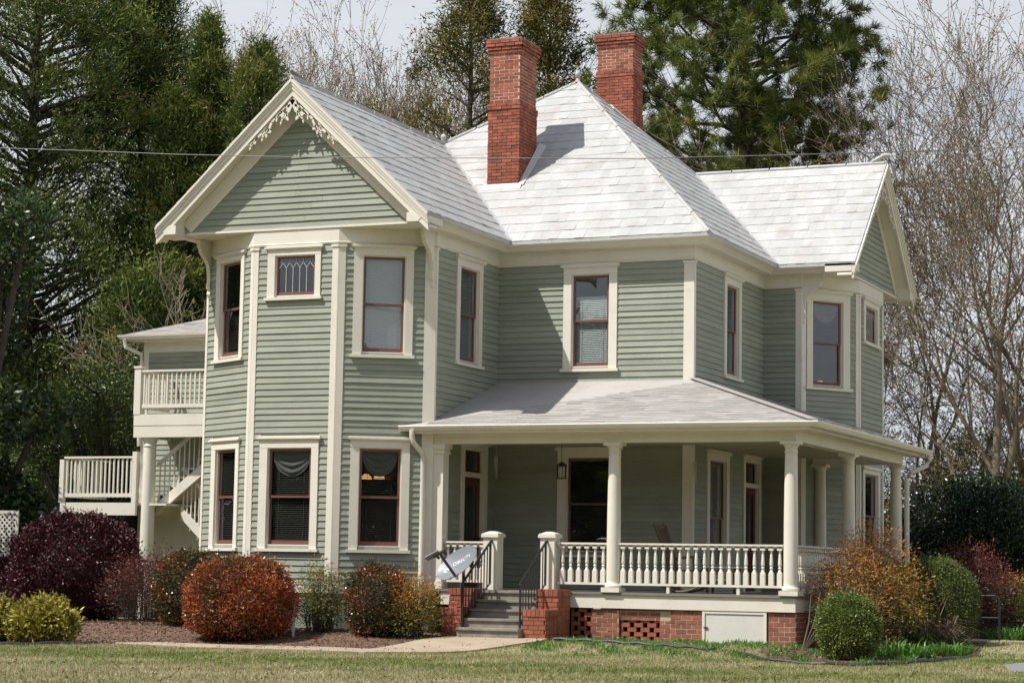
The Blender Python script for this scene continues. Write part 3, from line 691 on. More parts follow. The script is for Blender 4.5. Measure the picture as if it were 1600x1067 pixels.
# porch ------------------------------------------------------
YP, XP = -3.02, 2.97; ZD = .915
b = MB(); b.box((-4.30, -3.165, ZD-.045), (3.125, -.001, ZD)); b.box((.001, -.0009, ZD-.045), (3.125, 5.5, ZD)); b.build('porch_floor', DECK, house)
b = MB(); b.box((-4.2, -3.13, .61), (3.09, -3.09, ZD-.046)); b.box((3.05, -3.089, .61), (3.09, 5.4, ZD-.047)); b.build('porch_skirt_board', CREAM, house)
# foundation of the porch: piers of brick with a pierced panel and a white access hatch
core = MB(); core.box((-.97, -3.079, -.3), (-.43, -2.93, .58)); core.box((.63, -3.079, -.3), (1.26, -2.93, .58)); core.box((.41, -3.055, -.3), (.629, -2.93, .58)); core.box((-.42, -3.045, .39), (.409, -2.93, .58)); core.box((2.55, -3.079, -.3), (3.078, -2.93, .58)); core.box((2.93, -2.92, -.3), (3.079, 5.3, .58))
fo = core.build('brick_foundation', MORT, house)
Hc = .0875
def wallbricks(x0, x1, y, z0, z1, L=.215, m=BRICKF, dep=.09):
    k = 0; z = z0
    while z < z1-.03:
        t = x0-(L/2 if k % 2 else 0)
        while t < x1-.01:
            s, e = max(x0, t), min(x1, t+L-.017); t += L
            if e-s > .03:
                jy = random.uniform(-.003, .003)
                piece('brick', fo, [(s, y+jy, z), (e, y+jy, z), (e, y+dep, z), (s, y+dep, z), (s, y+jy, min(z+Hc-.017, z1)), (e, y+jy, min(z+Hc-.017, z1)), (e, y+dep, min(z+Hc-.017, z1)), (s, y+dep, min(z+Hc-.017, z1))], HEX, m)
        z += Hc; k += 1
def pierced(x0, x1, y, z0, z1, L=.27):
    k = 0; z = z0
    while z < z1-.03:
        t = x0-(L/2 if k % 2 else 0)
        while t < x1:
            s, e = max(x0, t), min(x1, t+L*.66); t += L
            if e-s > .03: piece('brick', fo, [(s, y, z), (e, y, z), (e, y+.1, z), (s, y+.1, z), (s, y, z+Hc-.006), (e, y, z+Hc-.006), (e, y+.1, z+Hc-.006), (s, y+.1, z+Hc-.006)], HEX, BRICKS)
        z += Hc; k += 1
zb0 = -.09
wallbricks(-.98, -.42, -3.085, zb0, .60); pierced(-1.42, -.98, -3.05, zb0, .60)
pierced(-.40, .62, -3.03, zb0, .38); wallbricks(-.40, .62, -3.05, .39, .60, .24); wallbricks(.40, .62, -3.06, zb0, .39)
wallbricks(.63, 1.27, -3.085, zb0, .51)
for i in range(8): x = .63+i*.08; piece('brick', fo, [(x, -3.085, .515), (x+.067, -3.085, .515), (x+.067, -3, .515), (x, -3, .515), (x, -3.085, .605), (x+.067, -3.085, .605), (x+.067, -3, .605), (x, -3, .605)], HEX, BRICKF)
wallbricks(2.55, 3.08, -3.085, zb0, .60)
k = 0; z = zb0
while z < .57:
    t = -2.985-(.1 if k % 2 else 0)
    while t < 2.6:
        s, e = max(-2.985, t), t+.2; t += .214
        piece('brick', fo, [(3.0, s, z), (3.085, s, z), (3.085, e, z), (3.0, e, z), (3.0, s, z+Hc-.017), (3.085, s, z+Hc-.017), (3.085, e, z+Hc-.017), (3.0, e, z+Hc-.017)], HEX, BRICKF)
    z += Hc; k += 1
b = MB(); b.box((-1.4, -2.6, -.3), (2.9, -2.55, .85)); b.build('crawl_space_shade_sheet', DARK, house)  # added sheet, its near-black colour stands in for the shade under the porch
b = MB(); b.box((1.27, -3.12, -.08), (1.32, -3.05, .60)); b.box((2.48, -3.12, -.08), (2.53, -3.05, .60)); b.box((1.32, -3.118, .555), (2.48, -3.05, .602)); hf = b.build('access_hatch_frame', CREAM, house)
b = MB(); b.box((1.328, -3.1, -.08), (2.472, -3.07, .548)); b.build('access_hatch', WHITE, hf)
b = MB(); b.box((1.30, -3.127, .28), (1.38, -3.1015, .30)); b.build('hatch_hinge', IRON, hf)
b = MB(); b.box((-.93, -3.14, .59), (-.78, -3.05, .605)); b.build('shim_block', WHITE, house)

# porch roof
PE = 4.15; ps = (5.30-PE)/3.5; XE, YE = 3.536, -3.5; BK = 6.11
pf = [V3(-4.97, YE, PE), V3(XE, YE, PE), V3(0, 0, 5.30), V3(-4.44, 0, 5.30), V3(-4.44, -3.17, PE+.33*ps)]
pr = [V3(XE, YE, PE), V3(XE, BK, PE), V3(0.05, BK, 5.285), V3(0, 0, 5.30)]
for poly in (pf, pr):
    b = MB(); b.prism(poly, (0, 0, -.06)); ro = b.build('porch_roof', ASPH, house)
    j = MB(); shingle(poly, ro, 'asphalt_shingle', ASPH, .31, .145, .009, joined=j, lift=.002); j.build('asphalt_shingle', ASPH, ro, kind='stuff')
b = MB(); b.bar(V3(XE, YE, PE+.025), V3(0, 0, 5.325), .2, .012); b.build('hip_shingles', ASPH, house)
gut = [(0, PE-.005), (.10, PE-.005), (.11, PE-.02), (.10, PE-.045), (.085, PE-.075), (.055, PE-.11), (.0, PE-.115)]
b = MB(); sweep(b, [(-4.99, YE), (XE, YE), (XE, BK)], gut); b.build('gutter', CREAM, house, smooth=True)
b = MB(); sweep(b, [(-4.72, YP-.14), (XP+.14, YP-.14), (XP+.14, BK)], [(0, 3.99), (.34, 3.99), (.34, PE-.06), (0, PE+.05)]); b.build('porch_soffit', CREAM, house)
b = MB(); sweep(b, [(-4.45, YP+.13), (XP-.13, YP+.13), (XP-.13, 5.46)], [(0, 3.80), (.26, 3.80), (.26, 3.985), (.275, 3.985), (.275, 4.0), (0, 4.0)]); b.build('porch_beam', CREAM, house)
b = MB(); b.box((1.1, 5.2, 3.80), (XP-.14, 5.46, 4.0)); b.build('porch_beam', CREAM, house)
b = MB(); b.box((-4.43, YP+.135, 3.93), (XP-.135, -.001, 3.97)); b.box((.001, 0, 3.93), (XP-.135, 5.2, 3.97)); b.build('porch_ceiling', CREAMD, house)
# downspouts
def downspout(pts, r=.05):
    b = MB(); b.tube(pts, r, 10); b.build('downspout', CREAM, house, smooth=True)
downspout([(-4.70, -3.56, 4.05), (-4.70, -3.56, 3.92), (-4.68, -3.52, 3.8), (-4.58, -3.36, 3.62), (-4.55, -3.33, 3.5), (-4.55, -3.33, .75), (-4.57, -3.40, .5)], .055)
downspout([(3.6, 5.9, 4.05), (3.6, 5.9, 3.92), (3.55, 5.85, 3.8), (3.25, 5.55, 3.62), (3.18, 5.50, 3.5), (3.18, 5.5, 1.1), (3.22, 5.45, .9)], .055)

COLP = [(.145, .09), (.165, .10), (.168, .13), (.15, .155), (.136, .18), (.136, .22), (.136, .9), (.133, 1.5), (.125, 2.1), (.117, 2.62), (.117, 2.66), (.13, 2.67), (.13, 2.685), (.117, 2.70), (.117, 2.76), (.135, 2.785), (.155, 2.81), (.16, 2.825)]
def column(x, y):
    b = MB(); b.lathe((x, y, ZD), COLP, 24); c = b.build('porch_column', CREAM, house, smooth=True)
    b = MB(); b.box((x-.185, y-.185, ZD), (x+.185, y+.185, ZD+.09)); b.build('plinth', CREAM, c)
    b = MB(); b.box((x-.175, y-.175, ZD+2.825), (x+.175, y+.175, 3.80)); b.build('capital_block', CREAM, c)
for p in ((-.57, YP), (XP, YP), (XP, 1.21), (XP, 5.33), (1.25, 5.31)): column(*p)
b = MB(); b.box((-4.43, YP-.13, ZD), (-4.19, YP+.13, 3.6)); b.box((-4.45, YP-.16, 3.6), (-4.16, YP+.16, 3.64)); b.box((-4.44, YP-.145, 3.64), (-4.175, YP+.145, 3.70)); b.box((-4.46, YP-.175, 3.7), (-4.14, YP+.175, 3.80)); b.box((-4.45, YP-.15, ZD), (-4.17, YP+.15, ZD+.15)); b.build('pilaster', CREAM, house)

# turned baluster, one mesh shared by all
def bal_mesh():
    b = MB(); h = .045
    b.box((-h, -h, 0), (h, h, .235)); b.box((-h, -h, .655), (h, h, .735))
    b.lathe((0, 0, 0), [(.045, .235), (.03, .27), (.022, .30), (.034, .315), (.034, .33), (.022, .345), (.034, .375), (.036, .40), (.030, .50), (.023, .58), (.018, .605), (.03, .615), (.018, .63), (.034, .645), (.045, .655)], 10)
    me = mesh_of('baluster', b.V, b.F, CREAM, None, True); smooth_by_angle(me, 35); return me
BAL = bal_mesh()
def rail_run(p, q, n, first=.5, feet=()):
    p, q = Vector((*p, 0)), Vector((*q, 0)); d = (q-p); L = d.length; d.normalize()
    b = MB(); zt = ZD+.955
    b.bar(p+V3(0, 0, zt-.025), q+V3(0, 0, zt-.025), .13, .035); b.bar(p+V3(0, 0, zt-.06), q+V3(0, 0, zt-.06), .09, .034)
    tr = b.build('top_rail', CREAM, house)
    b = MB(); b.bar(p+V3(0, 0, ZD+.16), q+V3(0, 0, ZD+.16), .09, .045); b.build('bottom_rail', CREAM, house)
    for f in feet: c = p.lerp(q, f); b = MB(); b.box((c.x-.03, c.y-.03, ZD), (c.x+.03, c.y+.03, ZD+.136)); b.build('rail_foot', CREAM, house)
    for i in range(n):
        c = p+d*(L*(i+first)/(n-1+2*first)); o = bpy.data.objects.new('baluster', BAL); COL.objects.link(o); o.parent = house; o.location = (c.x, c.y, ZD+.183); o.rotation_euler = (0, 0, 0)
rail_run((-4.18, YP), (-3.28, YP), 6); rail_run((-1.73, YP), (-.68, YP), 6, .6); rail_run((-.45, YP), (2.84, YP), 20, .5, (.305, .73))
rail_run((XP, YP+.12), (XP, 1.08), 25, .4, (.5,)); rail_run((XP, 1.34), (XP, 2.5), 7)
def newel(x, y, h=1.15, w=.15):
    b = MB(); b.box((x-w, y-w, ZD), (x+w, y+w, ZD+h-.12)); n = b.build('newel_post', CREAM, house)
    b = MB(); b.box((x-w-.035, y-w-.035, ZD+h-.12), (x+w+.035, y+w+.035, ZD+h-.06)); b.prism([(x-w-.02, y-w-.02, ZD+h-.06), (x+w+.02, y-w-.02, ZD+h-.06), (x+w+.02, y+w+.02, ZD+h-.06), (x-w-.02, y+w+.02, ZD+h-.06)], (0, 0, .02))
    t = ZD+h; b.add([(x-w, y-w, t-.04), (x+w, y-w, t-.04), (x+w, y+w, t-.04), (x-w, y+w, t-.04), (x-.06, y-.06, t), (x+.06, y-.06, t), (x+.06, y+.06, t), (x-.06, y+.06, t)], HEX); b.build('post_cap', CREAM, n)
newel(-3.12, YP); newel(-1.90, YP); newel(XP, 2.62, 1.0, .1); newel(XP, 4.2, 1.0, .1)

# rear wing with balcony and landing stair, seen past the left side ------------------------------------------
ax0, ay0 = -15.35, 3.0
b = MB(); b.box((ax0+.02, ay0+.02, -.2), (-9.9, 8, 6.75)); aw = b.build('rear_wing_wall', SAGE, house)
fa = Fr(((ax0, ay0), (-9.77, ay0)))
boards(fa, aw, 2.6, 6.52, lambda z, zt: [((.13, 5.5), (.13, 5.5))], vis=True)
fl_ = Fr(((ax0, 8.0), (ax0, ay0))); boards(fl_, aw, 2.6, 6.52, lambda z, zt: [((.13, 4.87), (.13, 4.87))], vis=False)
b = MB(); fa.box(b, -.02, .13, 0, .03, -.1, 6.52); fl_.box(b, 4.87, 5.02, 0, .032, -.1, 6.52); b.build('corner_board', CREAM, house)
b = MB(); fa.box(b, -.02, 5.5, 0, .03, 6.52, 6.79); b.build('rear_frieze', CREAM, house)
b = MB(); fa.box(b, .131, 5.5, 0, .026, -.1, 2.59); b.build('rear_base_wall', CREAM, house)
b = MB(); rz = 6.93
b.prism([V3(ax0-.4, ay0-.4, rz), V3(-9.9, ay0-.4, rz), V3(-9.9, 5.5, rz+.36*2.9), V3(ax0+2.5, 5.5, rz+.36*2.9)], (0, 0, -.06)); ro = b.build('rear_roof', ASPH, house)
j = MB(); shingle([V3(ax0-.4, ay0-.4, rz), V3(-9.9, ay0-.4, rz), V3(-9.9, 5.5, rz+.36*2.9), V3(ax0+2.5, 5.5, rz+.36*2.9)], ro, 's', ASPH, .31, .145, .009, joined=j, lift=.002); j.build('asphalt_shingle', ASPH, ro, kind='stuff')
b = MB(); b.prism([V3(ax0-.4, ay0-.4, rz), V3(ax0+2.5, 5.5, rz+.36*2.9), V3(ax0-.4, 8.4, rz)], (0, 0, -.06)); b.build('rear_roof', ASPH, house)
b = MB(); sweep(b, [(ax0-.4, 8.4), (ax0-.4, ay0-.4), (-9.95, ay0-.4)], [(0, rz-.005), (.11, rz-.005), (.1, rz-.05), (.05, rz-.12), (0, rz-.125)]); b.build('gutter', CREAM, house)
b = MB(); b.box((ax0-.38, ay0-.38, rz-.15), (-9.95, 8, rz-.1)); b.build('rear_soffit', CREAM, house)
downspout([(ax0-.32, ay0-.45, rz-.12), (ax0-.3, ay0-.42, rz-.3), (ax0-.05, ay0-.1, rz-.45), (ax0-.04, ay0-.08, rz-.7), (ax0-.04, ay0-.08, 4.2)], .05)
# balcony
BX0, BY = -14.62, 1.5
b = MB(); b.box((BX0, BY, 4.32), (-9.8, BY+.12, 4.60)); b.box((BX0+.001, BY-.01, 4.601), (-9.8, BY+.115, 4.87)); b.box((BX0, BY+.121, 4.33), (BX0+.12, 2.98, 4.86)); b.build('balcony_beam', CREAM, house)
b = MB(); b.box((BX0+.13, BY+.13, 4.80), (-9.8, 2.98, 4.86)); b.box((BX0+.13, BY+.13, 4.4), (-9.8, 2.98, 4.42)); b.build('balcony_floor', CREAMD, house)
b = MB(); b.box((BX0-.01, BY-.02, 4.871), (BX0+.17, BY+.14, 5.98)); b.box((BX0-.03, BY-.04, 5.98), (BX0+.19, BY+.16, 6.03)); b.build('balcony_post', CREAM, house)
def square_bal(p, q, z0, z1, n, par=None, w=.035):
    p, q = Vector((*p, 0)), Vector((*q, 0))
    b = MB(); b.bar(p+V3(0, 0, z1-.02), q+V3(0, 0, z1-.02), .10, .045); b.build('top_rail', CREAM, house)
    b = MB(); b.bar(p+V3(0, 0, z0+.08), q+V3(0, 0, z0+.08), .05, .09); b.build('bottom_rail', CREAM, house)
    for i in range(n):
        c = p.lerp(q, (i+.5)/n); b = MB(); b.box((c.x-w/2, c.y-w/2, z0+.02), (c.x+w/2, c.y+w/2, z1-.043)); b.build('square_baluster', CREAM, house)
square_bal((BX0+.18, BY+.04), (-9.82, BY+.04), 4.99, 5.93, 36)
square_bal((BX0+.08, BY+.2), (BX0+.08, 2.9), 4.99, 5.93, 9)
b = MB(); b.lathe((-14.28, 1.72, -.1), [(.2, 0), (.2, .1), (.175, .14), (.17, .3), (.165, 2.5), (.15, 4.15), (.15, 4.2), (.17, 4.22), (.15, 4.25), (.15, 4.3), (.18, 4.36), (.2, 4.42)], 24); b.build('balcony_column', CREAM, house, smooth=True)
b = MB(); b.box((-14.62, 1.95, -.1), (-14.46, 2.11, 4.32)); b.build('stair_post', CREAM, house)
b = MB(); b.box((-16.62, 1.9, -.1), (-16.46, 2.06, 2.45)); b.build('stair_post', CREAM, house)
# landing
b = MB(); b.box((-16.65, 1.5, 2.46), (-14.5, 1.6, 2.76)); b.box((-16.65, 1.601, 2.46), (-16.55, 3.4, 2.76)); b.box((-16.55, 1.601, 2.70), (-13.7, 3.0, 2.75)); b.build('landing_deck', CREAM, house)
for xx, zt in ((-16.7, 3.8), (-14.62, 3.98)): b = MB(); b.box((xx, 1.5, 2.761), (xx+.12, 1.62, zt)); b.build('landing_post', CREAM, house)
square_bal((-16.58, 1.56), (-14.62, 1.56), 2.86, 3.87, 16); square_bal((-16.62, 1.66), (-16.62, 3.4), 2.86, 3.87, 12)
# stair flight up to the balcony
def flight(x0, z0, x1, z1, y0, y1, n):
    b = MB()
    for y in (y0, y1-.05): b.prism([(x0, y, z0-.02), (x1, y, z1-.02), (x1, y, z1-.30), (x0, y, z0-.30)], (0, .05, 0))
    s = b.build('stair_stringer', CREAM, house)
    for i in range(n):
        t = i/n; b = MB(); xx = x0+(x1-x0)*t; zz = z0+(z1-z0)*(i+1)/n; b.box((xx, y0+.051, zz-.04), (xx+(x1-x0)/n+.03, y1-.051, zz)); b.box((xx, y0+.051, zz-abs(z1-z0)/n), (xx+.02, y1-.051, zz-.041)); b.build('tread', CREAM, s)
    b = MB(); b.bar((x0, y0+.02, z0+.9), (x1, y0+.02, z1+.9), .05, .09)
    for i in range(n*2): t = (i+.5)/(n*2); xx = x0+(x1-x0)*t; zz = z0+(z1-z0)*t; b.box((xx-.012, y0+.005, zz-.1), (xx+.012, y0+.035, zz+.86))
    b.build('stair_rail', CREAM, house)
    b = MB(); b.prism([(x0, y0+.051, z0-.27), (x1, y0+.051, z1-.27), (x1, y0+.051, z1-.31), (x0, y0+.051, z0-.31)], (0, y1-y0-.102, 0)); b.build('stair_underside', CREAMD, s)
flight(-14.2, 2.78, -11.5, 4.85, 1.95, 2.9, 10)
flight(-13.6, 2.72, -11.6, .9, 2.1, 2.9, 9)

flush_pieces(house)

# ------------------------------------------------------------------ front steps
st = thing('front_steps', 'weathered concrete front steps between brick piers with black iron handrails', 'steps', (-2.5, -3.8, 0))
def gbox(name, a, c, m, par): b = MB(); b.box(a, c); return b.build(name, m, par)
sx0, sx1 = -3.14, -1.86
for i in range(5):
    zt = .915-.175*i-.01; y1 = -3.17-.29*i; y0 = y1-.3
    b = MB(); b.box((sx0, y0, -.2), (sx1, y1-.001 if i else -3.17, zt-.05)); rs = b.build('riser', CONC, st)
    b = MB(); b.prism([(sx0, y0-.035, zt-.045), (sx0, y0-.025, zt-.049), (sx0, y1, zt-.049), (sx0, y1, zt), (sx0, y0-.025, zt), (sx0, y0-.035, zt-.005)], (sx1-sx0, 0, 0)); b.build('tread', CONC, st)
def pier(x0, x1, y0, y1, z0, z1, soldier=True):
    b = MB(); b.box((x0+.012, y0+.012, -.2), (x1-.012, y1-.002, z1-.012)); p = b.build('brick_pier', MORTR, st); H = .0855; z = z0; k = 0
    zt = z1-(.13 if soldier else 0)
    while z < zt-.02:
        h = min(H, zt-z); brick_course(p, x0, x1, y0, y1, z, h, .215, k % 2, BRICKS, sides='frl', gap=.012); z += H; k += 1
    if soldier:
        t = x0-.01
        while t < x1: e = min(t+.088, x1+.01); piece('brick', p, [(t, y0-.012, zt), (e-.01, y0-.012, zt), (e-.01, y0+.2, zt), (t, y0+.2, zt), (t, y0-.012, z1), (e-.01, y0-.012, z1), (e-.01, y0+.2, z1), (t, y0+.2, z1)], HEX, BRICKS); t += .088
        t = y0+.2
        while t < y1-.02: e = min(t+.088, y1); piece('brick', p, [(x0-.01, t+.01, zt), (x1+.01, t+.01, zt), (x1+.01, e, zt), (x0-.01, e, zt), (x0-.01, t+.01, z1), (x1+.01, t+.01, z1), (x1+.01, e, z1), (x0-.01, e, z1)], HEX, BRICKS); t += .088
pier(-3.56, -3.15, -4.42, -3.82, -.06, .57); pier(-1.85, -1.40, -4.42, -3.82, -.06, .57)
pier(-3.70, -3.16, -3.80, -3.19, -.06, .94); pier(-1.84, -1.40, -3.80, -3.19, -.06, .95)
def handrail(xt, xb):
    b = MB(); T0, T1 = V3(xt, -3.22, 1.87), V3(xb, -4.42, 1.06)
    b.tube([T0+V3(.0, .06, 0), T0, T1, T1+V3(0, -.02, -.05)], .024, 8); h = b.build('handrail', IRON, st, smooth=True)
    b = MB(); b.bar(V3(xt, -3.24, 1.05), V3(xb, -4.42, .30), .03, .02); b.build('lower_rail', IRON, h)
    for x, y, z0, z1 in ((xt, -3.25, 1.02, 1.86), (xb, -4.42, -.02, 1.06)): b = MB(); b.box((x-.018, y-.018, z0), (x+.018, y+.018, z1)); b.build('rail_post', IRON, h)
    for i in range(1, 9):
        t = i/9; x = xt+(xb-xt)*t; y = -3.25-1.17*t; b = MB(); b.box((x-.009, y-.009, 1.05-.75*t), (x+.009, y+.009, 1.85-.79*t)); b.build('picket', IRON, h)
handrail(-3.08, -3.12); handrail(-1.90, -1.92)
flush_pieces(st)

# ------------------------------------------------------------------ satellite dish
ds = thing('satellite_dish', 'grey oval satellite dish tilted up on a short pole over the left brick step pier', 'satellite dish', (-3.27, -4.12, .57))
cen = V3(-3.26, -4.42, 1.43); nrm = V3(-.38, -.74, .55).normalized()
ux = Vector((0, 0, 1)).cross(nrm).normalized(); uy = nrm.cross(ux).normalized()
rot = math.radians(30); u1 = ux*math.cos(rot)+uy*math.sin(rot); v1 = -ux*math.sin(rot)+uy*math.cos(rot)
def dpt(r, t, k=0.): return cen+u1*(.50*r*math.cos(t))+v1*(.36*r*math.sin(t))+nrm*(.10*(r*r-1)+k)
b = MB(); NR, NT = 6, 32; V = [dpt(0, 0)]+[dpt((i+1)/NR, 2*math.pi*j/NT) for i in range(NR) for j in range(NT)]
F = [(0, 1+j, 1+(j+1) % NT) for j in range(NT)]+[(1+i*NT+j, 1+(i+1)*NT+j, 1+(i+1)*NT+(j+1) % NT, 1+i*NT+(j+1) % NT) for i in range(NR-1) for j in range(NT)]
V2 = [v-nrm*.012 for v in V]; n0 = len(V)
b.add(V+V2, F+[tuple(n0+i for i in f[::-1]) for f in F]+[(1+(NR-1)*NT+j, n0+1+(NR-1)*NT+j, n0+1+(NR-1)*NT+(j+1) % NT, 1+(NR-1)*NT+(j+1) % NT) for j in range(NT)])
dish = b.build('reflector', DISHM, ds, smooth=True)
b = MB(); foot = dpt(1, -math.pi*.5)-nrm*.02; lnb = cen+nrm*.46+v1*(-.12)-u1*.02
b.bar(foot, lnb, .045, .05); arm = b.build('feed_arm', DARKG, ds)
b = MB(); b.tube([lnb-u1*.14+nrm*.02, lnb+u1*.14+nrm*.02], .035, 8); b.tube([lnb-u1*.09, lnb-u1*.09-nrm*.08], .03, 8); b.tube([lnb+u1*.09, lnb+u1*.09-nrm*.08], .03, 8); b.build('feed_horn', DARKG, ds)
b = MB(); b.bar(lnb-u1*.3+nrm*.05, lnb+u1*.02+nrm*.05, .11, .03, tuple(v1)); b.build('feed_cover', DISHM, ds)
b = MB(); zb_ = gzf(-3.22, -4.75); b.tube([cen-nrm*.16, cen-nrm*.2-V3(0, 0, .15), V3(-3.27, -4.12, .95), V3(-3.27, -4.12, .57)], .028, 10); b.box((-3.36, -4.2, .57), (-3.18, -4.04, .585)); b.build('mast', DARKG, ds, smooth=True)
b = MB(); b.bar(cen-nrm*.10, cen-nrm*.2, .14, .14); b.build('mount_bracket', DARKG, ds)
tcv = bpy.data.curves.new('dish_lettering', 'FONT'); tcv.body = 'DIRECTV'; tcv.size = .115; tcv.align_x = 'CENTER'; tcv.extrude = .0015
to = bpy.data.objects.new('dish_lettering', tcv); COL.objects.link(to)
dg = bpy.context.evaluated_depsgraph_get(); tme = bpy.data.meshes.new_from_object(to.evaluated_get(dg)); bpy.data.objects.remove(to)
lo = bpy.data.objects.new('lettering', tme); COL.objects.link(lo); tme.materials.clear(); tme.materials.append(mat('white_lettering', (.75, .76, .78), .5)); lo.parent = ds
# wrap the letters onto the bowl
for v in tme.vertices:
    X, Y = v.co.x/.50+.12, (v.co.y+.06)/.36
    r2 = X*X+Y*Y; p = cen+u1*(.50*X)+v1*(.36*Y)+nrm*(.10*(r2-1)+.004+v.co.z); v.co = p-Vector(ORG[ds.name])
# small round emblem in front of the word
b = MB(); ring = []
for k in range(18):
    a = 2*math.pi*k/18; ring.append(((-.36+.055*math.cos(a))/.50+.1, (.005+.055*math.sin(a))/.36))
for k in range(14): 
    (a0, c0), (a1, c1) = ring[k], ring[k+1]; w = .35+.5*math.sin(k/14*math.pi)
    f = lambda X, Y: cen+u1*(.50*X)+v1*(.36*Y)+nrm*(.10*(X*X+Y*Y-1)+.006)
    cx0, cy0 = (-.36)/.50+.1, .005/.36
    b.add([f(a0, c0), f(a1, c1), f(a1+(cx0-a1)*w, c1+(cy0-c1)*w), f(a0+(cx0-a0)*w, c0+(cy0-c0)*w)], [(0, 1, 2, 3)])
b.build('emblem', MATS['white_lettering'], ds)

# ------------------------------------------------------------------ things on the porch
ln = thing('hanging_lantern', 'small black hanging lantern on a chain above the porch steps', 'lantern', (-2.3, -1.5, 3.93))
b = MB(); b.tube([(-2.3, -1.5, 3.93), (-2.3, -1.5, 3.50)], .006, 6); b.build('chain', IRON, ln)
b = MB(); b.lathe((-2.3, -1.5, 3.17), [(.10, 0), (.10, .015), (.02, .016), (.02, .26), (.12, .262), (.12, .275), (.05, .33), (.02, .35)], 6)
for k in range(6): a = k*math.pi/3; b.bar((-2.3+.09*math.cos(a), -1.5+.09*math.sin(a), 3.18), (-2.3+.1*math.cos(a), -1.5+.1*math.sin(a), 3.44), .012, .012)
b.build('lantern_cage', IRON, ln)
b = MB(); b.lathe((-2.3, -1.5, 3.19), [(.06, 0), (.075, .22), (.02, .24)], 8); b.build('lantern_glass', mat('frosted_glass', (.45, .43, .38), .3), ln)
sc = thing('wall_sconce', 'small dark porch wall lamp beside the rear column', 'wall lamp', (.75, 4.9, 3.4))
b = MB(); b.box((.68, 4.88, 3.34), (.8, 4.93, 3.5)); b.lathe((.74, 4.80, 3.33), [(.04, 0), (.06, .02), (.07, .18), (.09, .19), (.03, .28)], 8); b.bar((.74, 4.9, 3.55), (.74, 4.80, 3.6), .02, .02); b.build('lamp_body', IRON, sc)
PIPE = mat('chime_tube', (.45, .44, .38), .35)
for x, y, z1, z0, lab in ((.25, -.6, 3.92, 3.1, 'thin pale hanging wind chime by the flat corner post of the porch wall'), (1.9, .9, 3.92, 3.0, 'thin pale hanging wind chime in front of the side porch window'), (-3.9, -1.2, 3.92, 3.2, 'thin pale hanging wind chime in front of the tall side door')):
    w_ = thing('wind_chime', lab, 'wind chime', (x, y, z1), 'wind chimes under the porch ceiling')
    b = MB(); b.tube([(x, y, z1), (x, y, z0)], .005, 5); b.build('cord', PIPE, w_)
    b = MB()
    for k in range(4): a = k*math.pi/2; b.tube([(x+.03*math.cos(a), y+.03*math.sin(a), z0+.45), (x+.03*math.cos(a), y+.03*math.sin(a), z0+.08*k)], .007, 6)
    b.build('chime_tubes', PIPE, w_)
# rocking chair seen from the side through the balusters
rk = thing('rocking_chair', 'brown wooden porch rocking chair with curved runners behind the balusters', 'chair', (.55, -1.9, ZD))
for y in (-2.15, -1.6):
    b = MB(); b.tube([(.0+.95*t-.02, y, ZD+.03+.16*(2*t-1.05)**2) for t in [i/10 for i in range(11)]], .022, 8); b.build('runner', WOOD, rk, smooth=True)
    b = MB(); b.tube([(.28, y, ZD+.06), (.25, y, ZD+.45), (.12, y, ZD+.9), (-.02, y, ZD+1.28), (-.08, y, ZD+1.33)], [.025, .028, .03, .04, .035], 8); b.build('back_post', WOOD, rk, smooth=True)
    b = MB(); b.tube([(.78, y, ZD+.08), (.76, y, ZD+.68)], .022, 8); b.build('front_leg', WOOD, rk)
    b = MB(); b.bar((.2, y, ZD+.67), (.84, y, ZD+.72), .08, .025); b.build('armrest', WOOD, rk)
for k in range(6): b = MB(); y = -2.09+k*.085; b.tube([(.27, y, ZD+.44), (.13, y, ZD+.88), (.0, y, ZD+1.24)], .012, 6); b.build('back_spindle', WOOD, rk)
b = MB(); b.box((.24, -2.14, ZD+.42), (.8, -1.61, ZD+.455)); b.build('seat', WOOD, rk)
b = MB(); b.bar((-.03, -2.17, ZD+1.27), (-.03, -1.58, ZD+1.27), .03, .11); b.build('top_slat', WOOD, rk)
for z in (.2, .3): b = MB(); b.bar((.77, -2.15, ZD+z), (.77, -1.6, ZD+z), .02, .02); b.build('stretcher', WOOD, rk)
tb = thing('side_table', 'small pale low porch table beside the rocking chair', 'table', (1.1, -1.5, ZD))
b = MB(); b.box((.85, -1.75, ZD+.5), (1.5, -1.3, ZD+.53)); b.build('table_top', WHITE, tb)
for x, y in ((.9, -1.7), (1.45, -1.7), (.9, -1.35), (1.45, -1.35)): b = MB(); b.box((x-.02, y-.02, ZD), (x+.02, y+.02, ZD+.5)); b.build('leg', WOOD, tb)
# lamps glimpsed through windows
lp = thing('table_lamp', 'small lit table lamp behind the upstairs window of the right wing', 'lamp', (1.05, 6.15, 5.6))
b = MB(); b.lathe((1.02, 6.1, 5.0), [(.06, 0), (.02, .1), (.02, .62)], 10); b.build('lamp_base', WOOD, lp)
GLOW = mat('glowing_bulb', (.8, .5, .2), .6); GLOW.node_tree.nodes['Principled BSDF'].inputs['Emission Color'].default_value = (1, .55, .2, 1); GLOW.node_tree.nodes['Principled BSDF'].inputs['Emission Strength'].default_value = 1.2
b = MB(); b.lathe((1.02, 6.1, 5.62), [(.11, 0), (.1, .04), (.06, .15)], 12); b.build('lamp_shade', GLOW, lp)
pl = thing('pendant_lamp', 'amber glass pendant lamp with several shades inside the downstairs bay window', 'lamp', (-5.9, -2.6, 4.4))
b = MB(); b.tube([(-5.9, -2.6, 4.5), (-5.9, -2.6, 3.3)], .01, 6); b.build('stem', IRON, pl)
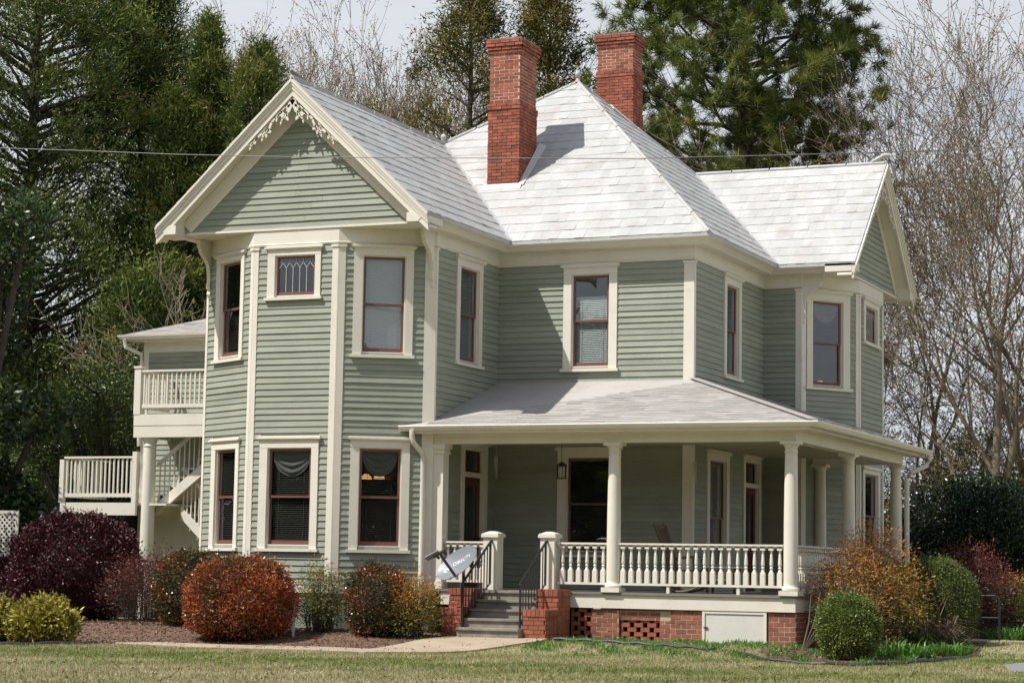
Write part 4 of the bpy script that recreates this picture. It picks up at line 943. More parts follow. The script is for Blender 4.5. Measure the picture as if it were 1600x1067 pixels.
for dx, dy in ((-.25, -.1), (.1, -.2), (.2, .15), (-.1, .2)): b = MB(); b.lathe((-5.9+dx, -2.6+dy, 3.12), [(.12, 0), (.1, .05), (.04, .1)], 10); b.build('glass_shade', GLOW if dx < -.2 or dx == .1 else LAMPO, pl)

# ------------------------------------------------------------------ utility cable
xs = np.array([-60, -40, -25, -14, -8.64, -4.37, -1.62, 3.18, 6.64, 8.93, 14, 25, 45, 60]); zs = np.array([13.0, 11.0, 9.8, 8.83, 8.44, 8.03, 7.83, 7.52, 7.39, 7.33, 7.35, 7.8, 9.4, 11.0])
b = MB(); b.tube([(float(x), -12., float(np.interp(x, xs, zs))+.0) for x in np.linspace(-60, 60, 60)], .007, 5)
tag(b.build('utility_cable', mat('cable_grey', (.10, .10, .10), .4)), 'thin grey overhead utility cable sagging across the front of the house', 'cable')

# ------------------------------------------------------------------ vegetation helpers
def np_mesh(name, V, F, m, var=None, nper=3):
    """V (n,3) float, F (k,nper) int"""
    me = bpy.data.meshes.new(name); me.vertices.add(len(V)); me.vertices.foreach_set('co', V.astype(np.float32).ravel())
    k = len(F); me.loops.add(k*nper); me.loops.foreach_set('vertex_index', F.astype(np.int32).ravel())
    me.polygons.add(k); me.polygons.foreach_set('loop_start', np.arange(0, k*nper, nper, dtype=np.int32))
    if var is not None: a = me.attributes.new('var', 'FLOAT', 'FACE'); a.data.foreach_set('value', var.astype(np.float32))
    me.materials.append(m); me.update(calc_edges=True); me.validate(); return me
def add_np(name, V, F, m, parent, var=None, nper=3):
    off = np.array(parent_org(parent)) if parent else np.zeros(3)
    o = bpy.data.objects.new(name, np_mesh(name, V-off, F, m, var, nper)); COL.objects.link(o)
    if parent: o.parent = parent
    return o
def unit(v): return v/np.maximum(np.linalg.norm(v, axis=-1, keepdims=True), 1e-9)
def leaves(P, D, L, Wd, shape='quad'):
    """P base points, D directions, L lengths, Wd widths -> verts, faces"""
    n = len(P); s = unit(np.cross(D, RNG.normal(size=(n, 3)))); L = np.broadcast_to(np.asarray(L, float), (n,))[:, None]; Wd = np.broadcast_to(np.asarray(Wd, float), (n,))[:, None]
    if shape == 'tri':
        V = np.stack([P-s*Wd/2, P+s*Wd/2, P+D*L], 1).reshape(-1, 3); return V, np.arange(3*n).reshape(n, 3), 3
    V = np.stack([P, P+D*L*.5+s*Wd/2, P+D*L, P+D*L*.5-s*Wd/2], 1).reshape(-1, 3); return V, np.arange(4*n).reshape(n, 4), 4
def foliage(name, m, parent, P, D, L, Wd, var, shape='quad'):
    V, F, k = leaves(P, D, L, Wd, shape); return add_np(name, V, F, m, parent, np.clip(var, 0, .999), k)
def segs_mesh(name, S, m, parent, sides=3):
    """S rows: p0(3) p1(3) r0 r1"""
    S = np.asarray(S, float); n = len(S); p0, p1 = S[:, :3], S[:, 3:6]; d = unit(p1-p0)
    a = np.where(np.abs(d[:, 2:3]) < .9, np.array([[0, 0, 1.]]), np.array([[1., 0, 0]])); u = unit(np.cross(d, a)); v = np.cross(d, u)
    V = []
    for p, r in ((p0, S[:, 6:7]), (p1, S[:, 7:8])):
        for j in range(sides): t = 2*math.pi*j/sides; V.append(p+(u*math.cos(t)+v*math.sin(t))*r)
    V = np.stack(V, 1).reshape(-1, 3); b = np.arange(n)[:, None]*2*sides
    F = np.stack([np.concatenate([b+j, b+(j+1) % sides, b+sides+(j+1) % sides, b+sides+j], 1) for j in range(sides)], 1).reshape(-1, 4)
    return add_np(name, V, F, m, parent, None, 4)
def noise3(P, f, seed=0):
    r = np.random.default_rng(seed); out = 0
    for k in range(5):
        w = r.normal(size=3)*f*(1+.6*k); ph = r.uniform(0, 6.28); out = out+np.sin(P @ w+ph)/(1+.5*k)
    return out/2.6
def grow(base, d, L, r, depth, S, tips, rng, spread=.5, up=.15, kids=(2, 4), shrink=.72, wig=.12, minr=.006, steps=4, trunkkids=True):
    p = np.array(base, float); d = unit(np.array(d, float)); n = steps; pts = [p.copy()]; rr = [r]
    for i in range(n):
        d = unit(d+rng.normal(size=3)*wig+np.array([0, 0, up*.3])); q = p+d*L/n; r1 = max(minr, r*(1-.38*(i+1)/n))
        S.append((*p, *q, rr[-1], r1)); p = q; pts.append(p.copy()); rr.append(r1)
    if depth == 0: tips.append((*p, *d)); return
    nk = rng.integers(kids[0], kids[1]+1)
    for k in range(nk):
        i = n if k == 0 else rng.integers(1, n+1); t = pts[i]; ax = unit(np.cross(d, rng.normal(size=3))); sp = spread*(.35 if k == 0 else rng.uniform(.6, 1.25))
        nd = unit(d*math.cos(sp)+ax*math.sin(sp)+np.array([0, 0, up])); f = shrink*rng.uniform(.75, 1.15)
        grow(t, nd, L*f, max(minr, rr[i]*(.82 if k == 0 else .6)), depth-1, S, tips, rng, spread, up, kids, shrink, wig, minr, max(2, steps-1))

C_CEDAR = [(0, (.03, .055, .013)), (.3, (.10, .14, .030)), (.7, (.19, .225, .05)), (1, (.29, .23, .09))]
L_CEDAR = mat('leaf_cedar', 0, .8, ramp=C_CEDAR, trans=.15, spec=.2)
L_CEDARB = mat('leaf_cedar_bronze', 0, .8, ramp=[(0, (.05, .06, .016)), (.5, (.17, .155, .038)), (1, (.33, .22, .07))], trans=.15, spec=.2)
L_PINE = mat('leaf_pine', 0, .6, ramp=[(0, (.035, .05, .012)), (.45, (.135, .17, .032)), (.85, (.23, .27, .055)), (1, (.32, .21, .07))], trans=.2, spec=.3)
L_MAG = mat('leaf_magnolia', 0, .3, ramp=[(0, (.02, .04, .014)), (.6, (.06, .10, .028)), (1, (.20, .24, .08))], trans=.1)
L_LAUR = mat('leaf_laurel', 0, .45, ramp=[(0, (.03, .055, .014)), (.6, (.10, .145, .032)), (1, (.20, .22, .06))], trans=.2)
L_HOLLY = mat('leaf_holly', 0, .3, ramp=[(0, (.006, .014, .006)), (.7, (.018, .038, .014)), (1, (.06, .09, .035))], trans=.05)
L_BOX = mat('leaf_boxwood', 0, .45, ramp=[(0, (.05, .075, .015)), (.6, (.15, .19, .035)), (1, (.28, .32, .08))], trans=.2)
L_DOME = mat('leaf_sheared', 0, .5, ramp=[(0, (.04, .06, .014)), (.6, (.11, .14, .03)), (1, (.18, .21, .055))], trans=.2)
L_RED = mat('leaf_photinia', 0, .3, ramp=[(0, (.025, .04, .014)), (.42, (.07, .078, .03)), (.55, (.15, .075, .03)), (.8, (.38, .085, .032)), (1, (.52, .14, .045))], trans=.15)
L_MAR = mat('leaf_maroon', 0, .5, ramp=[(0, (.02, .004, .006)), (.7, (.075, .009, .012)), (1, (.19, .022, .024))], trans=.15)
L_NAN = mat('leaf_nandina', 0, .5, ramp=[(0, (.04, .065, .014)), (.35, (.17, .18, .028)), (.6, (.42, .22, .045)), (.85, (.52, .17, .045)), (1, (.52, .045, .035))], trans=.25)
L_NRED = mat('leaf_nandina_red', 0, .5, ramp=[(0, (.03, .02, .012)), (.4, (.10, .03, .02)), (.8, (.22, .035, .025)), (1, (.42, .05, .03))], trans=.2)
L_YEL = mat('leaf_yellowgreen', 0, .45, ramp=[(0, (.05, .055, .015)), (.25, (.16, .10, .03)), (.45, (.20, .19, .03)), (.8, (.46, .41, .05)), (1, (.54, .50, .10))], trans=.25)
L_DAY = mat('leaf_daylily', 0, .4, ramp=[(0, (.04, .10, .02)), (.6, (.10, .24, .04)), (1, (.2, .36, .08))], trans=.3)
BUD = mat('leaf_bud', 0, .8, ramp=[(0, (.14, .11, .055)), (.6, (.27, .185, .085)), (1, (.38, .27, .12))], trans=.2)

def conifer(name, label, cat, x, y, h, rad, seed, m=L_CEDAR, n=260, per=130, base=.12, blade=.20, wd=.05, shape=1.0, group=None, up=.7, lean=0, vbias=0):
    rng = np.random.default_rng(seed); z0 = gzf(x, y); t = thing(name, label, cat, (x, y, z0), group)
    b = MB(); pts = [(x+lean*k/8*h*.1+rng.normal()*.08, y+rng.normal()*.08, z0-.2+h*k/8) for k in range(9)]
    b.tube(pts, [max(.03, .028*h*(1-k/8.6)*.62) for k in range(9)], 9); b.build('trunk', BARK, t, smooth=True)
    S = []; cl = []; va = []
    for i in range(n):
        f = base+(1-base)*rng.uniform(0, 1)**.85; zz = z0+h*f; env = rad*shape_env(f, base, shape)*(1+.25*math.sin(seed+f*17)+.1*rng.normal())
        a = rng.uniform(0, 2*math.pi); rr = env*math.sqrt(rng.uniform(.12, 1)); tx = x+lean*f*h*.1
        c = np.array([tx+rr*math.cos(a), y+rr*math.sin(a), zz+.25*rr*rng.uniform(-.4, 1)])
        cl.append(c); va.append(rr/max(env, .1)); p0 = np.array([tx, y, zz-rr*.35])
        if i % 2 == 0: mid = (p0+c)/2+rng.normal(size=3)*.15; S.append((*p0, *mid, .03+.012*rr, .02+.008*rr)); S.append((*mid, *c, .02+.008*rr, .012))
    segs_mesh('limbs', S, BARK, t, 4)
    cl = np.array(cl); N = len(cl)*per; idx = np.repeat(np.arange(len(cl)), per); sz = rng.uniform(.35, .95, len(cl))[idx][:, None]*max(.55, min(1.1, rad/3.2))
    off = rng.normal(size=(N, 3))*np.array([.42, .42, .5])*sz; P = cl[idx]+off
    out = unit(P-np.stack([np.full(N, x), np.full(N, y), P[:, 2]], 1)); D = unit(out*.6+np.array([0, 0, up])+rng.normal(size=(N, 3))*.55)
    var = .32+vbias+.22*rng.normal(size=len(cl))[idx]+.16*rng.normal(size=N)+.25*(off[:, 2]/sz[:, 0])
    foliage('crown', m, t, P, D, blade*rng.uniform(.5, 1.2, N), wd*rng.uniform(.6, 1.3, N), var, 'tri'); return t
def shape_env(f, base, s):
    g = (f-base)/(1-base)
    return (min(1, g*4+.45))*max(.03, (1-g)**(.75*s))*1.15 if s < 1.6 else max(.05, math.sin(math.pi*min(1, g*.9+.12)))

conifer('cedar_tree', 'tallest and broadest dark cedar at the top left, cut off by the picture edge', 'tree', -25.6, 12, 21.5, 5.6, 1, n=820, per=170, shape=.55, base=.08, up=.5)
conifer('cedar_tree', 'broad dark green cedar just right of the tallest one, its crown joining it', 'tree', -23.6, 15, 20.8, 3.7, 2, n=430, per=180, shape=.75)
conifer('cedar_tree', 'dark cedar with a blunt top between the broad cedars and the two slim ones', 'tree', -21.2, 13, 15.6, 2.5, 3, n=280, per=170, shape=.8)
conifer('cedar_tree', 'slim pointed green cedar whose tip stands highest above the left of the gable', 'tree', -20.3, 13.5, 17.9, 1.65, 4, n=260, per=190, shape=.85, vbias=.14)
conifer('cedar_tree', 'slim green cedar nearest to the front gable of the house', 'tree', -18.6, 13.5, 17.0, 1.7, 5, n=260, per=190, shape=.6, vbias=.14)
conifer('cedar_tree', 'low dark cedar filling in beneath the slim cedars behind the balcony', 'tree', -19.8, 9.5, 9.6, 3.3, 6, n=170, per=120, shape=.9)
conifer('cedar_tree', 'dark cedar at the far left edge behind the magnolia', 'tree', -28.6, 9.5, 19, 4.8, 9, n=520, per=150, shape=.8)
# bronze cedar with two leaders behind the front chimney
conifer('bronze_cedar_tree', 'bronze green cedar with open boughs just left of the front chimney', 'tree', -14.9, 21, 20.6, 3.3, 7, L_CEDARB, n=210, per=190, base=.30, blade=.18, shape=.6, up=.35)
conifer('bronze_cedar_tree', 'bronze green cedar rising between the two chimneys', 'tree', -12.5, 22, 20.4, 2.9, 8, L_CEDARB, n=200, per=190, base=.45, blade=.18, shape=.7, up=.35)

def pine(x, y, h, rad, seed, label):
    rng = np.random.default_rng(seed); z0 = gzf(x, y); t = thing('pine_tree', label, 'tree', (x, y, z0))
    b = MB(); pts = [(x+.25*math.sin(k*.7), y+.1*k*.3, z0-.2+h*k/9) for k in range(10)]
    b.tube(pts, [.36*(1-k/10.5)+.04 for k in range(10)], 10); b.build('trunk', BARK, t, smooth=True)
    S = []; C = []; A = []
    for i in range(96):
        f = .40+.60*(i/95)**.95; zz = z0+h*f; env = rad*(1.12*math.sin(math.pi*min(1, (f-.34)/.72))**.65); a = i*2.4+rng.normal()*.3
        L = env*rng.uniform(.7, 1.08); p = np.array([x+.25*math.sin(f*9*.7), y+.27*f, zz-.25*L]); d = np.array([math.cos(a), math.sin(a), .22]); n = 6
        for k in range(n):
            q = p+unit(d+np.array([0, 0, .1*k])+rng.normal(size=3)*.22)*L/n; r0 = .07*(1-k/n)+.018
            S.append((*p, *q, r0, r0-.01)); p = q
            if k >= 2:
                for s in range(4):
                    dd = unit(d+rng.normal(size=3)*.8+np.array([0, 0, .35])); e = p+dd*rng.uniform(.35, .95); S.append((*p, *e, .018, .01))
                    for w in range(3): C.append(e+rng.normal(size=3)*.2); A.append(unit(dd+rng.normal(size=3)*.4))
    segs_mesh('limbs', S, BARK, t, 4)
    C = np.array(C); A = np.array(A); per = 62; idx = np.repeat(np.arange(len(C)), per); N = len(idx)
    D = unit(A[idx]*.75+rng.normal(size=(N, 3))*.62+np.array([0, 0, .15])); P = C[idx]+D*.03+rng.normal(size=(N, 3))*.05
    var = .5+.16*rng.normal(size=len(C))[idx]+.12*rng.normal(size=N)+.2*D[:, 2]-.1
    foliage('crown', L_PINE, t, P, D, rng.uniform(.2, .42, N), .026, var, 'tri')
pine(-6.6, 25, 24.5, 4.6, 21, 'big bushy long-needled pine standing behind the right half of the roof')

def bare(x, y, h, seed, label, m=BARKG, lean=(0, 0), depth=6, r=.2, spread=.52, stems=1, buds=4, kids=(3, 4), L0=.3, budsz=.075, up=.10, shrink=.74, name='bare_tree', cat='bare tree', z0=None, budm=None, start=.0):
    rng = np.random.default_rng(seed); z0 = gzf(x, y) if z0 is None else z0; t = thing(name, label, cat, (x, y, z0)); S = []; tips = []
    for k in range(stems):
        a = rng.uniform(0, 6.28); d = np.array([lean[0]+.16*math.cos(a)*(stems > 1), lean[1]+.16*math.sin(a)*(stems > 1), 1.0])
        grow((x, y, z0-.2), d, h*L0, r/(1+.25*(stems > 1)), depth, S, tips, rng, spread, up, kids, shrink, .10, .009, 4)
    S = np.array(S); tips = np.array(tips)
    top = S[:, 5].max(); k = h/(top-z0); 
    for c in (2, 5): S[:, c] = z0+(S[:, c]-z0)*k
    tips[:, 2] = z0+(tips[:, 2]-z0)*k
    big = S[:, 6] > .035
    segs_mesh('trunk', S[big], m, t, 7); 
    if (~big).any(): segs_mesh('twigs', S[~big], m, t, 3)
    if buds:
        idx = np.repeat(np.arange(len(tips)), buds); N = len(idx); P = tips[idx, :3]-tips[idx, 3:]*rng.uniform(0, .5, N)[:, None]+rng.normal(size=(N, 3))*.1
        foliage('buds', budm or BUD, t, P, unit(rng.normal(size=(N, 3))), budsz*rng.uniform(.6, 1.3, N), budsz*.7, rng.uniform(0, 1, N))
    return t, len(S)
nseg = 0
for a in [(-25.3, 30, 25.0, 31, 'tall bare tree with spreading grey limbs right behind the front gable', dict(lean=(.02, 0), stems=3, spread=.5, r=.26, buds=8)),
          (-21.6, 33, 23.4, 32, 'bare tree with fine upright twigs left of the bronze cedar', dict(stems=3, spread=.46, r=.24, buds=8)),
          (-23.6, 28, 21.4, 44, 'bare tree with olive-tan buds between the gable peak and the bronze cedar', dict(stems=3, spread=.5, r=.22, buds=9)),
          (-19.6, 27, 17.6, 45, 'shorter twiggy bare tree touching the bronze cedar on its left', dict(stems=3, spread=.45, depth=5, r=.16)),
          (-27.4, 27, 18.8, 33, 'smaller bare tree between the slim cedar and the gable peak', dict(depth=5)),
          (-19.0, 36, 19.0, 35, 'thin budding tree low behind the left valley of the roof', dict(depth=5, stems=2)),
          (1.4, 24, 21.2, 36, 'great bare tree with steep grey limbs to the right of the house', dict(stems=2, r=.24, spread=.62, kids=(3, 4), up=.03, L0=.27, shrink=.78)),
          (3.4, 27, 21, 37, 'bare tree at the right edge of the picture, its limbs leaning left', dict(stems=2, lean=(-.16, 0), kids=(3, 4), r=.2, spread=.6, up=.03, L0=.27, shrink=.78)),
          (-2.2, 31, 15.8, 38, 'bare tree close beside the right gable peak', dict(stems=2, depth=5, kids=(2, 3))),
          (7.4, 22, 15.2, 39, 'twiggy bare tree mostly outside the right picture edge', dict(stems=2, depth=5, lean=(-.12, 0), kids=(2, 3))),
          (-.4, 34, 10.5, 40, 'low scrubby bare tree behind the round holly', dict(stems=4, depth=5, spread=.7)),
          (2.6, 30, 9.0, 41, 'low tangled thicket tree right of the holly', dict(stems=4, depth=5, spread=.75)),
          (-7.0, 31, 15.2, 43, 'thin bare tree half hidden beneath the pine', dict(stems=3, depth=5)),
          (-15.9, 6.6, 10.0, 42, 'dead silvery bare tree with crooked limbs beside the balcony roof', dict(depth=5, spread=.7, buds=0, r=.2, up=.05, L0=.36))]:
    _, k = bare(*a[:5], **a[5]); nseg += k
print('bare tree segments', nseg)

def blob_tree(name, label, cat, x, y, blobs, m, n, L, Wd, seed, trunk=.12, shell=.35, up=.2, vb=.4, group=None, shape='quad', nf=1.2, namp=.28):
    """leafy mass: blobs = [(dx,dy,z,rx,ry,rz)]"""
    rng = np.random.default_rng(seed); z0 = gzf(x, y); t = thing(name, label, cat, (x, y, z0), group)
    vol = np.array([b_[3]*b_[4]*b_[5] for b_ in blobs])**.7; pr_ = vol/vol.sum(); idx = rng.choice(len(blobs), n, p=pr_)
    B = np.array(blobs, float)[idx]; d = unit(rng.normal(size=(n, 3))); rr = (1-shell*rng.uniform(0, 1, n)**1.5)[:, None]
    lump = 1+namp*noise3(d*3+B[:, :3], nf, seed)[:, None]
    P = np.array([x, y, z0])+B[:, :3]+d*B[:, 3:6]*rr*lump; keep = P[:, 2] > z0+.02; P, d = P[keep], d[keep]; k = len(P)
    D = unit(d*.6+rng.normal(size=(k, 3))*.7+np.array([0, 0, up]))
    var = vb+.25*noise3(P, 2.2, seed+1)+.2*rng.normal(size=k)
    foliage('crown' if trunk > .05 else 'leaves', m, t, P, D, L*rng.uniform(.6, 1.3, k), Wd*rng.uniform(.7, 1.2, k), var, shape)
    S = []; o = np.array([x, y, z0-.1])
    for b_ in blobs:
        c = np.array([x, y, z0])+np.array(b_[:3]); m_ = (o+c)/2+rng.normal(size=3)*.1; S.append((*o, *m_, trunk, trunk*.7)); S.append((*m_, *c, trunk*.7, trunk*.4))
        for q in range(5): e = c+unit(rng.normal(size=3)+np.array([0, 0, .4]))*np.array(b_[3:6])*.75; S.append((*c, *e, trunk*.35, trunk*.12))
    segs_mesh('trunk' if trunk > .05 else 'stems', S, BARK, t, 6); return t
rb = lambda seed, n, sx, sy, z0, z1, r0, r1: [(rr.uniform(-sx, sx), rr.uniform(-sy, sy), rr.uniform(z0, z1), (q := rr.uniform(r0, r1)), q, q*.85) for rr in [random.Random(seed)] for _ in range(n)]
blob_tree('magnolia_tree', 'dark glossy magnolia filling the left edge below the cedars', 'tree', -19.6, 1.5, rb(5, 22, 1.5, 1.6, 2.0, 10.8, .7, 1.25), L_MAG, 34000, .2, .085, 51, trunk=.16, shell=.6)
blob_tree('laurel_tree', 'bushy green laurel standing behind the landing deck at the left', 'tree', -18.6, 6.5, rb(6, 26, 2.2, 1.6, .8, 6.4, .8, 1.3), L_LAUR, 42000, .12, .05, 52, trunk=.14, shell=.6)
blob_tree('laurel_tree', 'lower green laurel at the left edge in front of the landing', 'tree', -18.0, -1.5, rb(7, 12, 1.1, .8, 2.4, 5.0, .6, .95), L_LAUR, 24000, .09, .045, 53, trunk=.1, shell=.6)
blob_tree('holly_tree', 'big rounded dark green holly beside the right end of the porch', 'tree', 3.35, 13.5, [(0, 0, 1.6, 2.0, 2.0, 1.7), (-.6, -.3, 2.6, 1.5, 1.5, 1.3), (.6, -.2, 2.5, 1.35, 1.4, 1.3), (0, 0, 3.2, 1.1, 1.1, .8), (-1.4, 0, 1.4, 1.1, 1.1, 1.3), (1.2, 0, 1.2, 1.0, 1.0, 1.1)], L_HOLLY, 60000, .085, .05, 54, trunk=.12, shell=.45, vb=.45, namp=.12)
blob_tree('green_tree', 'light green leafy tree at the right edge behind the round holly', 'tree', 6.2, 20, rb(9, 14, 1.3, 1.3, 1.2, 6.8, .5, 1.0), L_LAUR, 20000, .1, .05, 55, trunk=.09, shell=.8, vb=.8)
blob_tree('clipped_hedge', 'low clipped green hedge far right beyond the porch', 'hedge', 4.6, 14.6, [(dx, 0, .45, .9, .6, .45) for dx in (0, 1, 2, 3)], L_DOME, 14000, .07, .04, 56, trunk=.03, shell=.3, namp=.05)
SCRUB = mat('leaf_scrub', 0, .8, ramp=[(0, (.07, .065, .03)), (.5, (.16, .145, .06)), (1, (.26, .22, .10))], trans=.2)
blob_tree('scrub_thicket', 'olive brown scrub thicket behind the porch roof and holly at the right', 'shrub', 2.2, 25, rb(13, 30, 4.6, 1.6, .8, 6.4, .8, 1.5), SCRUB, 34000, .13, .05, 59, trunk=.07, shell=.9, vb=.5, nf=2.)
blob_tree('green_sapling', 'fresh green leafy sapling low at the right edge beyond the holly', 'tree', 5.0, 17, rb(14, 12, .9, .9, .8, 3.6, .4, .8), L_LAUR, 12000, .09, .045, 60, trunk=.06, shell=.8, vb=.9)
# far woods as one mass
N = 90000; fx = RNG.uniform(-75, 30, N); fy = RNG.uniform(48, 62, N); top = 5.2+2.2*np.sin(fx*.31)+1.4*np.sin(fx*.83+1)+.8*np.sin(fx*2.1); fz = top*RNG.uniform(0, 1, N)**.8-.5
P = np.stack([fx, fy, fz], 1); fo_ = foliage('distant_woods', mat('leaf_far_woods', 0, .9, ramp=[(0, (.035, .04, .018)), (.5, (.085, .08, .035)), (1, (.15, .12, .06))], trans=.1), None, P, unit(RNG.normal(size=(N, 3))+np.array([0, 0, .4])), .5, .2, .5+.3*noise3(P, .6, 5)+.2*RNG.normal(size=N), 'quad'); fo_['kind'] = 'stuff'

def dome(name, label, cat, x, y, rx, ry, h, m, n, L, Wd, seed, varf, group=None, ex=2.3, core=None, rough=.085, low=.1):
    """clipped shrub: leaves packed in a thin shell over a superellipsoid"""
    rng = np.random.default_rng(seed); z0 = gzf(x, y); t = thing(name, label, cat, (x, y, z0), group)
    d = unit(rng.normal(size=(n, 3))*np.array([1, 1, 1])); cz = h*.48; hz = h*.52
    k = (np.abs(d[:, 0])**ex+np.abs(d[:, 1])**ex+np.abs(d[:, 2])**ex)**(-1/ex)
    d2 = d*k[:, None]; rr = (1-.22*rng.uniform(0, 1, n)**1.6+rough*noise3(d*2.6, 1.5, seed)+.4*rough*rng.normal(size=n))[:, None]
    P = np.stack([x+d2[:, 0]*rx*rr[:, 0], y+d2[:, 1]*ry*rr[:, 0], z0+cz+d2[:, 2]*hz*rr[:, 0]], 1); ok = P[:, 2] > z0+.02; P, d = P[ok], d[ok]; n = len(P)
    st = rng.uniform(0, 1, n) < .05; P[st] += d[st]*(.03+.09*rng.uniform(0, 1, st.sum()))[:, None]+np.array([0, 0, .02])
    D = unit(d*.7+rng.normal(size=(n, 3))*.65+np.array([0, 0, .2])); var = varf(P-np.array([x, y, z0]), d, rng)
    foliage('leaves', m, t, P, D, L*rng.uniform(.6, 1.3, n), Wd*rng.uniform(.7, 1.2, n), var)
    b = MB(); b.lathe((x, y, z0+.03), [(.3*rx, 0), (.55*rx, .12*h), (.66*rx, .4*h), (.52*rx, .68*h), (.2*rx, .8*h)], 14)
    b.V = [(vx, y+(vy-y)*ry/rx, vz) for vx, vy, vz in b.V]; b.build('inner_twigs', core or BARK, t, smooth=True)
    S = [(x+.05*rng.normal(), y, z0-.1, x+rx*.5*rng.normal(), y+ry*.4*rng.normal(), z0+h*.3, .03, .015) for _ in range(8)]; segs_mesh('stems', S, BARK, t, 5); return t
redv = lambda bias, ed: (lambda p, d, rng: bias+.26*noise3(p, 3.2, 3)+.2*rng.normal(size=len(p))+ed*np.abs(d[:, 0])-.0*d[:, 2])
flat = lambda v, s=.2: (lambda p, d, rng: v+s*rng.normal(size=len(p))+.1*noise3(p, 4, 2))
dome('photinia_bush', 'largest rounded photinia bush with fiery red-orange leaf tips in front of the bay', 'shrub', -7.12, -6.0, 1.05, .95, 1.55, L_RED, 40000, .055, .034, 61, redv(.60, .18), ex=2.3)
dome('photinia_bush', 'dark photinia bush with reddish top partly behind the largest one', 'shrub', -9.2, -4.35, .78, .7, 1.50, L_RED, 22000, .055, .034, 62, redv(.36, .1))
dome('photinia_bush', 'dark rounded photinia bush under the right bay window', 'shrub', -4.66, -5.0, .61, .55, 1.33, L_RED, 17000, .048, .03, 63, redv(.37, .12), ex=2.4)
dome('loropetalum_bush', 'huge dark maroon rounded bush at the left of the house', 'shrub', -14.4, -1.0, 1.48, 1.25, 2.40, L_MAR, 46000, .07, .042, 64, flat(.42, .22), ex=2.35, rough=.06)
dome('loropetalum_bush', 'small dark maroon bush at the left picture edge', 'shrub', -16.6, -.6, .9, .9, 1.35, L_MAR, 12000, .07, .042, 65, flat(.5, .22), rough=.08)
dome('boxwood_bush', 'small round light green boxwood at the front right corner of the porch', 'shrub', 4.64, -5.2, .53, .50, 1.12, L_BOX, 34000, .036, .024, 66, flat(.5), ex=2.3)
dome('sheared_hedge', 'large smooth egg-shaped sheared green shrub right of the orange nandina', 'shrub', 4.85, .6, .88, .9, 1.66, L_DOME, 46000, .044, .026, 67, flat(.5), ex=2.2)
dome('yellow_shrub', 'yellow-green leafy shrub in front of the big maroon bush', 'shrub', -9.75, -8.6, .66, .5, .80, L_YEL, 7500, .10, .045, 68, flat(.55, .25), ex=2.0, rough=.24)
dome('yellow_shrub', 'yellow-green leafy shrub cut off by the left picture edge', 'shrub', -11.0, -8.5, .5, .5, .74, L_YEL, 6000, .10, .045, 69, flat(.45, .28), ex=2.0, rough=.24)

def nandina(name, label, x, y, w, h, seed, bias, n=150, per=34, group=None, L=.06, m=None):
    rng = np.random.default_rng(seed); z0 = gzf(x, y); t = thing(name, label, 'shrub', (x, y, z0), group); S = []; C = []
    for i in range(n):
        a = rng.uniform(0, 6.28); r = w*math.sqrt(rng.uniform(0, 1)); f = rng.uniform(.03, 1)**.7; c = np.array([x+r*math.cos(a), y+.75*r*math.sin(a), z0+h*f*(1-.42*(r/w)**2)])
        b_ = np.array([x+.6*r*math.cos(a), y+.45*r*math.sin(a), z0]); m_ = (b_+c)/2*np.array([1, 1, 1])+np.array([-.1*(c[0]-x), 0, .1]); S.append((*b_, *m_, .006, .005)); S.append((*m_, *c, .005, .003)); C.append(c)
    C = np.array(C); idx = np.repeat(np.arange(n), per); N = n*per; P = C[idx]+rng.normal(size=(N, 3))*np.array([.13, .13, .10]); D = unit(P-C[idx]+np.array([0, 0, .04])+rng.normal(size=(N, 3))*.06)
    hh = (P[:, 2]-z0)/h; var = bias+.45*(hh-.6)+.13*rng.normal(size=n)[idx]+.13*rng.normal(size=N)
    segs_mesh('stems', S, BARK, t, 4); foliage('leaves', m or L_NAN, t, P, D, L*rng.uniform(.6, 1.4, N), L*.36, var); return t
nandina('nandina_bush', 'big orange and green nandina at the right corner of the porch', 4.22, -2.1, 1.05, 2.35, 71, .56, 330, 56)
nandina('nandina_bush', 'orange nandina left of the front steps under the satellite dish', -4.02, -4.95, .50, 1.30, 72, .52, 170, 46)
nandina('nandina_bush', 'small thin nandina with a few red sprays between two photinias', -5.98, -4.85, .44, 1.42, 73, .26, 130, 60, L=.05)
nandina('nandina_bush', 'dark red nandina behind the dark photinia at the left corner of the house', -11.3, -2.6, 1.05, 1.62, 74, .40, 260, 44, L=.055, m=L_NRED)
nandina('nandina_bush', 'red-topped nandina beyond the egg-shaped shrub at the right', 4.75, 5.0, .95, 2.05, 75, .40, 260, 42, m=L_NRED)
nandina('nandina_bush', 'green and red nandina furthest right by the side path', 5.6, 5.6, .8, 1.35, 76, .30, 190, 40)
